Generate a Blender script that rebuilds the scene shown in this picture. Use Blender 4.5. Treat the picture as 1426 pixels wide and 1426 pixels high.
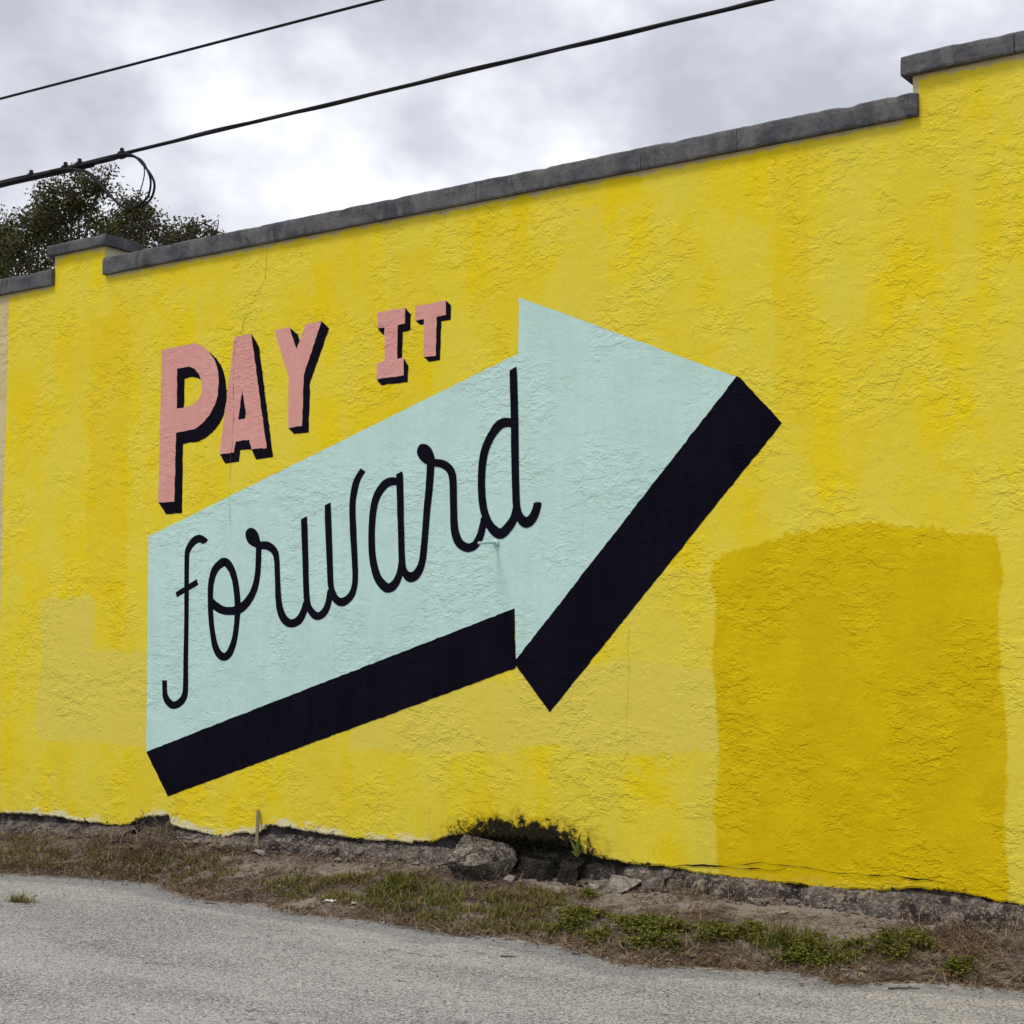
import bpy, bmesh, math, random
import numpy as np
from mathutils import Vector, noise
from mathutils.geometry import tessellate_polygon

# ------------------------------------------------------------------ camera, sky, sun, exposure
for o in list(bpy.data.objects): bpy.data.objects.remove(o)
SC = bpy.context.scene; COL = SC.collection
rnd = random.Random(11); rng = np.random.default_rng(5)
CAM_LOC = (0.0, -9.4, 1.65)
cd = bpy.data.cameras.new('camera'); cam = bpy.data.objects.new('camera', cd); COL.objects.link(cam)
cd.sensor_width = 36; cd.lens = 36*2275/1426; cd.clip_end = 3000; cd.clip_start = 0.05
cam.location = CAM_LOC; cam.rotation_euler = (math.radians(90+5.199), 0, math.radians(34.587))
SC.camera = cam
SC.cycles.diffuse_bounces = 2; SC.cycles.max_bounces = 4
SC.view_settings.view_transform = 'Standard'; SC.view_settings.look = 'None'
SC.view_settings.exposure = 0.30; SC.view_settings.gamma = 1
SUN_EL, SUN_AZ = math.radians(62), math.radians(195)      # azimuth: compass-like, 0 = +y, clockwise
SUN_STRENGTH, SUN_ANGLE = 1.5, math.radians(16)
sd = bpy.data.lights.new('sun', 'SUN'); sd.energy = SUN_STRENGTH; sd.angle = SUN_ANGLE; sd.color = (1, .965, .91)
sun = bpy.data.objects.new('sun', sd); COL.objects.link(sun)
dirv = Vector((math.sin(SUN_AZ)*math.cos(SUN_EL), math.cos(SUN_AZ)*math.cos(SUN_EL), math.sin(SUN_EL)))
sun.rotation_euler = dirv.to_track_quat('Z', 'Y').to_euler(); sun.location = (0, -20, 30)

class NT:
    """small helper round a node tree"""
    dim = '3D'
    def __init__(s, nt): s.t = nt
    def n(s, kind, **kw):
        x = s.t.nodes.new(kind)
        for k, v in kw.items():
            if k.startswith('i_'):
                key = k[2:]
                x.inputs[int(key) if key.isdigit() else key.replace('_', ' ')].default_value = v
            else: setattr(x, k, v)
        return x
    def put(s, sock, v):
        if hasattr(v, 'is_linked') or isinstance(v, bpy.types.NodeSocket): s.t.links.new(v, sock)
        else: sock.default_value = v
    def m(s, op, a, b=0.0, c=0.0, clamp=False):
        x = s.n('ShaderNodeMath', operation=op, use_clamp=clamp)
        s.put(x.inputs[0], a); s.put(x.inputs[1], b); s.put(x.inputs[2], c); return x.outputs[0]
    def ss(s, v, a, b, lo=0.0, hi=1.0):
        x = s.n('ShaderNodeMapRange', interpolation_type='SMOOTHSTEP')
        s.put(x.inputs[0], v); x.inputs[1].default_value = a; x.inputs[2].default_value = b
        x.inputs[3].default_value = lo; x.inputs[4].default_value = hi; return x.outputs[0]
    def noise(s, vec, scale, detail=4, rough=.55, dist=0.0, col=False):
        x = s.n('ShaderNodeTexNoise', noise_dimensions=s.dim); s.t.links.new(vec, x.inputs['Vector'])
        x.inputs['Scale'].default_value = scale; x.inputs['Detail'].default_value = detail
        x.inputs['Roughness'].default_value = rough; x.inputs['Distortion'].default_value = dist
        return x.outputs['Color' if col else 'Fac']
    def mapping(s, vec, scale=(1,1,1), loc=(0,0,0), rot=(0,0,0)):
        x = s.n('ShaderNodeMapping'); s.t.links.new(vec, x.inputs[0])
        x.inputs['Scale'].default_value = scale; x.inputs['Location'].default_value = loc; x.inputs['Rotation'].default_value = rot
        return x.outputs[0]
    def mix(s, f, a, b, blend='MIX'):
        x = s.n('ShaderNodeMix', data_type='RGBA', blend_type=blend)
        s.put(x.inputs[0], f)
        for k, v in ((6, a), (7, b)):
            if isinstance(v, tuple): x.inputs[k].default_value = v if len(v) == 4 else (*v, 1)
            else: s.t.links.new(v, x.inputs[k])
        return x.outputs[2]
    def xyz(s, vec):
        x = s.n('ShaderNodeSeparateXYZ'); s.t.links.new(vec, x.inputs[0]); return x.outputs
    def curve(s, v, pts, x0, x1, y0, y1):
        """piecewise linear function of v"""
        c = s.n('ShaderNodeFloatCurve'); cu = c.mapping.curves[0]
        t = s.m('DIVIDE', s.m('SUBTRACT', v, x0), x1-x0, clamp=True); s.put(c.inputs['Value'], t)
        P = [((a-x0)/(x1-x0), (b-y0)/(y1-y0)) for a, b in pts]
        cu.points[0].location = P[0]; cu.points[1].location = P[-1]
        for p in P[1:-1]: cu.points.new(*p)
        for p in cu.points: p.handle_type = 'VECTOR'
        c.mapping.update()
        return s.m('ADD', s.m('MULTIPLY', c.outputs[0], y1-y0), y0)

def srgb(r, g, b):
    f = lambda c: (c/255/12.92) if c/255 <= .04045 else ((c/255+.055)/1.055)**2.4
    return (f(r), f(g), f(b), 1)

# sky: Nishita daylight behind a full layer of broken cloud
wd = bpy.data.worlds.new('World'); SC.world = wd; wd.use_nodes = True
wd.cycles.sampling_method = 'MANUAL'; wd.cycles.sample_map_resolution = 256
wn = NT(wd.node_tree); wd.node_tree.nodes.clear()
sky = wn.n('ShaderNodeTexSky', sky_type='NISHITA', sun_disc=False, sun_elevation=SUN_EL, sun_rotation=SUN_AZ)
bg1 = wn.n('ShaderNodeBackground'); wn.t.links.new(sky.outputs[0], bg1.inputs[0]); bg1.inputs[1].default_value = .1
tc = wn.n('ShaderNodeTexCoord'); d = wn.xyz(tc.outputs['Generated'])
cv = wn.mapping(tc.outputs['Generated'], scale=(1, 1, 1.5), loc=(12.1, 3.3, 4))
n1 = wn.noise(cv, 6.0, 5, .55); n2 = wn.noise(cv, 15.0, 3, .55); n3 = wn.noise(cv, 2.2, 1)
cl = wn.m('ADD', wn.m('ADD', wn.m('MULTIPLY', n1, .62), wn.m('MULTIPLY', n2, .14)), wn.m('MULTIPLY', n3, .24))
r = wn.n('ShaderNodeValToRGB'); wn.put(r.inputs[0], cl)
els = r.color_ramp.elements
els[0].position = .42; els[0].color = srgb(182, 185, 195)
els[1].position = .62; els[1].color = srgb(250, 251, 255)
e = els.new(.49); e.color = srgb(202, 204, 213)
e = els.new(.55); e.color = srgb(224, 226, 233)
bg2 = wn.n('ShaderNodeBackground'); wn.t.links.new(r.outputs[0], bg2.inputs[0]); bg2.inputs[1].default_value = 1.0
mx = wn.n('ShaderNodeMixShader'); mx.inputs[0].default_value = .95
wn.t.links.new(bg1.outputs[0], mx.inputs[1]); wn.t.links.new(bg2.outputs[0], mx.inputs[2])
wo = wn.n('ShaderNodeOutputWorld'); wn.t.links.new(mx.outputs[0], wo.inputs[0])

# ------------------------------------------------------------------ measured outlines, metres (wall: x,z; ground: x,y)
PINK = {'P': [[(-10.02,4.224),(-9.811,4.234),(-9.642,4.242),(-9.566,4.217),(-9.515,4.185),(-9.473,4.152),(-9.405,4.073),(-9.367,3.985),(-9.357,3.907),(-9.363,3.788),(-9.397,3.707),(-9.445,3.64),(-9.509,3.586),(-9.575,3.549),(-9.641,3.527),(-9.834,3.516),(-9.84,2.947),(-10.029,2.95)],[(-9.837,4.049),(-9.764,4.052),(-9.696,4.054),(-9.637,4.031),(-9.585,3.983),(-9.556,3.926),(-9.546,3.877),(-9.551,3.817),(-9.58,3.772),(-9.63,3.74),(-9.679,3.727),(-9.76,3.716),(-9.831,3.716)]],'A': [[(-9.189,4.241),(-9.005,4.247),(-8.822,3.314),(-8.984,3.315),(-9.009,3.394),(-9.155,3.394),(-9.174,3.305),(-9.336,3.301)],[(-9.095,3.81),(-9.039,3.568),(-9.132,3.564)]],'Y': [[(-8.757,4.244),(-8.599,4.253),(-8.52,4.069),(-8.429,4.255),(-8.264,4.263),(-8.441,3.857),(-8.453,3.461),(-8.597,3.454),(-8.596,3.855)]],'I': [[(-7.706,4.261),(-7.444,4.264),(-7.444,4.145),(-7.514,4.14),(-7.517,3.885),(-7.453,3.888),(-7.455,3.757),(-7.712,3.752),(-7.713,3.875),(-7.637,3.882),(-7.639,4.138),(-7.707,4.136)]],'T': [[(-7.35,4.264),(-7.067,4.272),(-7.065,4.163),(-7.151,4.158),(-7.156,3.871),(-7.269,3.872),(-7.266,4.156),(-7.347,4.156)]]}
SHADE = {'P': [[(-10.029,2.95),(-9.931,2.849),(-9.75,2.848),(-9.752,3.418),(-9.588,3.422),(-9.506,3.442),(-9.425,3.483),(-9.344,3.548),(-9.297,3.615),(-9.275,3.708),(-9.264,3.808),(-9.287,3.912),(-9.322,4.005),(-9.389,4.089),(-9.465,4.15),(-9.473,4.134),(-9.421,4.057),(-9.385,3.909),(-9.398,3.743),(-9.461,3.647),(-9.575,3.561),(-9.65,3.537),(-9.852,3.529),(-9.854,2.959),(-10.016,2.961)],[(-9.847,4.055),(-9.696,4.061),(-9.628,4.036),(-9.576,3.988),(-9.546,3.918),(-9.584,3.943),(-9.652,3.962),(-9.749,3.957),(-9.75,3.706),(-9.841,3.711)]],'A': [[(-9.005,4.247),(-8.921,4.134),(-8.754,3.24),(-8.935,3.233),(-8.99,3.323),(-8.838,3.323),(-9.014,4.239)],[(-9.336,3.301),(-9.269,3.223),(-9.12,3.227),(-9.11,3.318),(-8.971,3.317),(-9.001,3.403),(-9.167,3.404),(-9.184,3.314),(-9.326,3.31)],[(-9.095,3.82),(-9.053,3.618),(-9.063,3.563),(-9.138,3.559)]],'Y': [[(-8.605,4.253),(-8.511,4.187),(-8.49,4.132),(-8.523,4.062)],[(-8.267,4.263),(-8.189,4.195),(-8.377,3.793),(-8.386,3.403),(-8.535,3.403),(-8.597,3.454),(-8.462,3.468),(-8.45,3.863)]],'I': [[(-7.446,4.264),(-7.391,4.208),(-7.396,4.089),(-7.467,4.085),(-7.473,3.887),(-7.52,3.885),(-7.517,4.143),(-7.448,4.148)],[(-7.707,4.139),(-7.636,4.141),(-7.636,4.087),(-7.658,4.087)],[(-7.457,3.888),(-7.411,3.824),(-7.418,3.702),(-7.667,3.702),(-7.712,3.753),(-7.459,3.761)]],'T': [[(-7.069,4.272),(-7.021,4.23),(-7.022,4.123),(-7.108,4.122),(-7.118,3.835),(-7.224,3.834),(-7.269,3.873),(-7.159,3.875),(-7.155,4.161),(-7.069,4.166)],[(-7.348,4.158),(-7.262,4.159),(-7.262,4.12),(-7.301,4.117)]]}
ARROW = [(-10.137,2.675),(-6.426,3.811),(-6.42,4.212),(-4.695,3.461),(-6.445,1.62),(-6.457,2.009),(-10.111,0.902)]
ARROWSH = [[(-4.694,3.465),(-4.407,3.147),(-6.166,1.298),(-6.445,1.615),(-6.463,1.64),(-4.72,3.477)],[(-10.111,0.907),(-9.335,1.146),(-6.457,2.014),(-6.448,1.6),(-9.852,0.56)]]
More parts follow.
